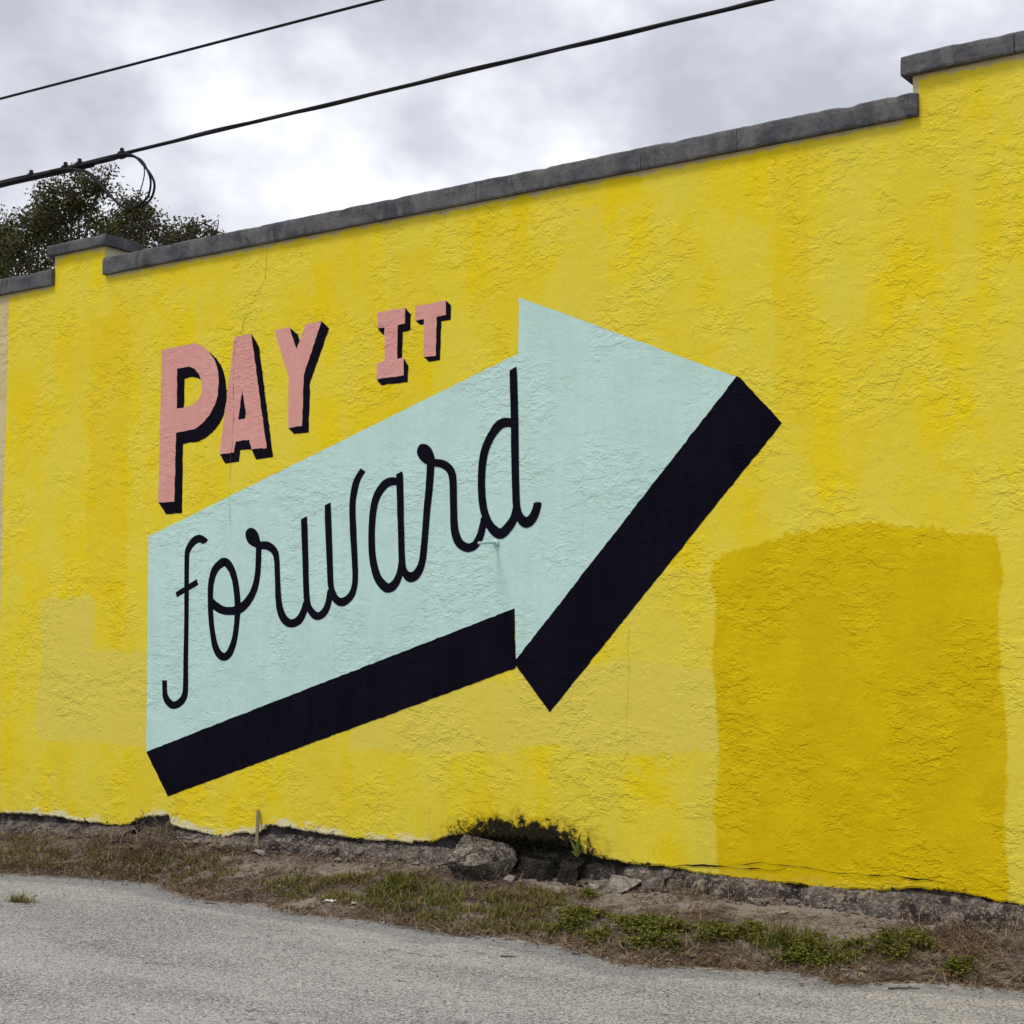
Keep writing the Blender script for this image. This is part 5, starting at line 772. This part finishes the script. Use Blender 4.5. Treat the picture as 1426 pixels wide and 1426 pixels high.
weed(-4.62, -.20, .06, .05, .09, 60, 'little green weed against the footing left of the ochre patch')
# tuft on the road, tuft at left
def tuft(x, y, r_, n, hmin, hmax, mat, name, label, cat):
    V = []; F = []
    for k in range(n):
        a = rnd.uniform(0, 6.28); xx_ = x+rnd.gauss(0, r_[0]); yy_ = y+rnd.gauss(0, r_[1])
        blade(V, F, (xx_, yy_, max(ground(xx_, yy_), 0)-.003), rnd.uniform(hmin, hmax), a, rnd.uniform(.3, 1.35), rnd.uniform(.004, .008), 4, rnd.uniform(.1, .8))
    return tag(obj(name, V, F, mat, base=(x, y, max(ground(x, y), 0))), label, cat)
tuft(SPOTS['tuft'][0], SPOTS['tuft'][1], (.06, .022), 190, .04, .11, MATS['grass_green'], 'grass_tuft', 'lone green grass tuft growing through the asphalt at left', 'grass')
tuft(-11.32, -.30, (.08, .035), 200, .04, .09, MATS['weed_green'], 'grass_tuft', 'bright green tuft at the wall foot at far left', 'grass')
tuft(-4.02, -.90, (.08, .06), 120, .09, .19, MATS['grass_green'], 'grass_tuft', 'long bladed grass tuft among weeds below the ochre patch', 'grass')
# sprout on the wall foot
gx = -5.93
sp_ = thing('sprout', 'small broad-leaved green sprout growing from the wall crack right of the rock', 'plant', (gx, -.02, .33))
for k, (az, ln, l, w) in enumerate(((3.1, .22, .13, .024), (.3, -.05, .17, .027), (.15, .45, .10, .022), (2.8, .7, .07, .018))):
    V = []; F = []; q = np.array((gx, -.03, .34)); ang = ln; d_ = np.array((math.cos(az), math.sin(az)*.35-.1, 0)); s_ = np.array((.823, .568, 0)); seg = 6
    for i in range(seg+1):
        ww = w*max(.08, math.sin(math.pi*min(.985, .06+.93*(i/seg)**.9)))
        V += [q-s_*ww/2, q+np.array((0, -.003, 0)), q+s_*ww/2]; q = q+l/seg*(d_*math.sin(ang)+np.array((0, 0, math.cos(ang)))); ang += .09
    F = [(3*i+j, 3*i+j+1, 3*i+j+4, 3*i+j+3) for i in range(seg) for j in range(2)]
    obj('leaf', V, F, MATS['sprout_green'], sp_, smooth=True)
# black mossy growth where the render has broken away behind the rock
V = []; F = []
for k in range(1500):
    x = -6.45+rnd.gauss(0, .26); zc = edge_z(x)
    if not -7.05 < x < -5.92: continue
    low = rnd.random() < .45
    z = zc+rnd.uniform(-.01, .05+.05*max(0, fbm(x*6, 2.2))) if not low else zc-rnd.uniform(.0, .12)
    y = -.004 if not low else -.02-rnd.uniform(0, .06)
    blade(V, F, (x, y, z), rnd.uniform(.015, .05), rnd.uniform(3.3, 6.1), rnd.uniform(.3, 1.7), rnd.uniform(.006, .014), 3, rnd.uniform(.2, 1.4))
obj('black_moss', V, F, MATS['moss_black'], kind='stuff')['label'] = 'black mossy growth on the broken wall foot behind the rock'
# tangle of dry roots at the wall notch
V = []; F = []
for k in range(46):
    x = -9.92+rnd.gauss(0, .13); y = -.05-abs(rnd.gauss(0, .06)); z = ground(x, -.13)+rnd.uniform(0, .1); a = rnd.uniform(0, 6.28)
    p = [(x, y, z)]
    for j in range(4): p.append((p[-1][0]+rnd.uniform(-.06, .06), p[-1][1]+rnd.uniform(-.035, .03), max(p[-1][2]+rnd.uniform(-.035, .05), ground(p[-1][0], -.13))))
    v, f = tube(smooth_path(p, 2), rnd.uniform(.0015, .004), 4); o = len(V); V += v; F += [tuple(i+o for i in q) for q in f]
v, f = tube([(-10.3+.08*i, -.07-.02*N(i*.7, 2), ground(-10.3+.08*i, -.13)+.02+.02*N(i*.5, 5)) for i in range(11)], .005, 5); o = len(V); V += v; F += [tuple(i+o for i in q) for q in f]
tag(obj('dry_roots', V, F, MATS['straw'], base=(-9.92, -.08, ground(-9.92, -.12))), 'tangle of dry brown roots in the wall notch at left', 'roots')
# individual litter
def scrap(x, y, s, mat, name, label, cat, grp=None):
    z = max(ground(x, y), 0)+.008; V = []; F = []; n = 6
    for i in range(n+1):
        for j in range(n+1):
            u, w = i/n-.5, j/n-.5; a = .7+x*3
            V.append((x+s*(u*math.cos(a)-w*.6*math.sin(a)), y+s*(u*math.sin(a)+w*.6*math.cos(a)), z+s*(.25*N(u*3+x*5, w*3+y*7)+.3*u*u)))
    for i in range(n):
        for j in range(n):
            if (i in (0, n-1) and j in (0, n-1)): continue
            k = i*(n+1)+j; F.append((k, k+1, k+n+2, k+n+1))
    tag(obj(name, V, F, mat, smooth=True, base=(x, y, z)), label, cat, grp)
scrap(-7.26, -1.00, .075, MATS['white_litter'], 'paper_scrap', 'crumpled white scrap in the grass edge, left of two', 'litter')
scrap(-7.08, -.97, .06, MATS['white_litter'], 'paper_scrap', 'greyish white scrap in the grass edge, right of two', 'litter')
scrap(-4.86, -1.24, .085, MATS['rubble_stone'], 'bark_chip', 'pale flat chip lying before the leafy weeds', 'chip')
scrap(-9.93, -.32, .075, MATS['leaf_brown'], 'fallen_leaf', 'tan fallen leaf on the olive grass at left', 'leaf')
scrap(-7.34, -1.12, .085, MATS['leaf_brown'], 'fallen_leaf', 'curled brown fallen leaf at the road edge by the white scraps', 'leaf')
scrap(-3.62, -1.55, .04, MATS['leaf_brown'], 'fallen_leaf', 'small rust brown leaf on the asphalt at right', 'leaf')
for i, (x, y, l, a, lab) in enumerate(((-8.1, -1.25, .12, .1, 'thin dark twig on the worn road edge at left'), (-3.15, -1.35, .16, .6, 'thin dark twig on the asphalt below the small weed clump'), (-5.3, -1.75, .09, .4, 'short dark twig on the asphalt in front of the weeds'))):
    P = [(x+l*(t-.5)*math.cos(a)+.004*N(t*4, i), y+l*(t-.5)*math.sin(a), .006+.006*abs(N(t*5, i*3))) for t in np.linspace(0, 1, 7)]
    tag(obj('twig', *tube(P, np.linspace(.005, .0025, 7), 5), MATS['bark'], base=(x, y, 0)), lab, 'twig')
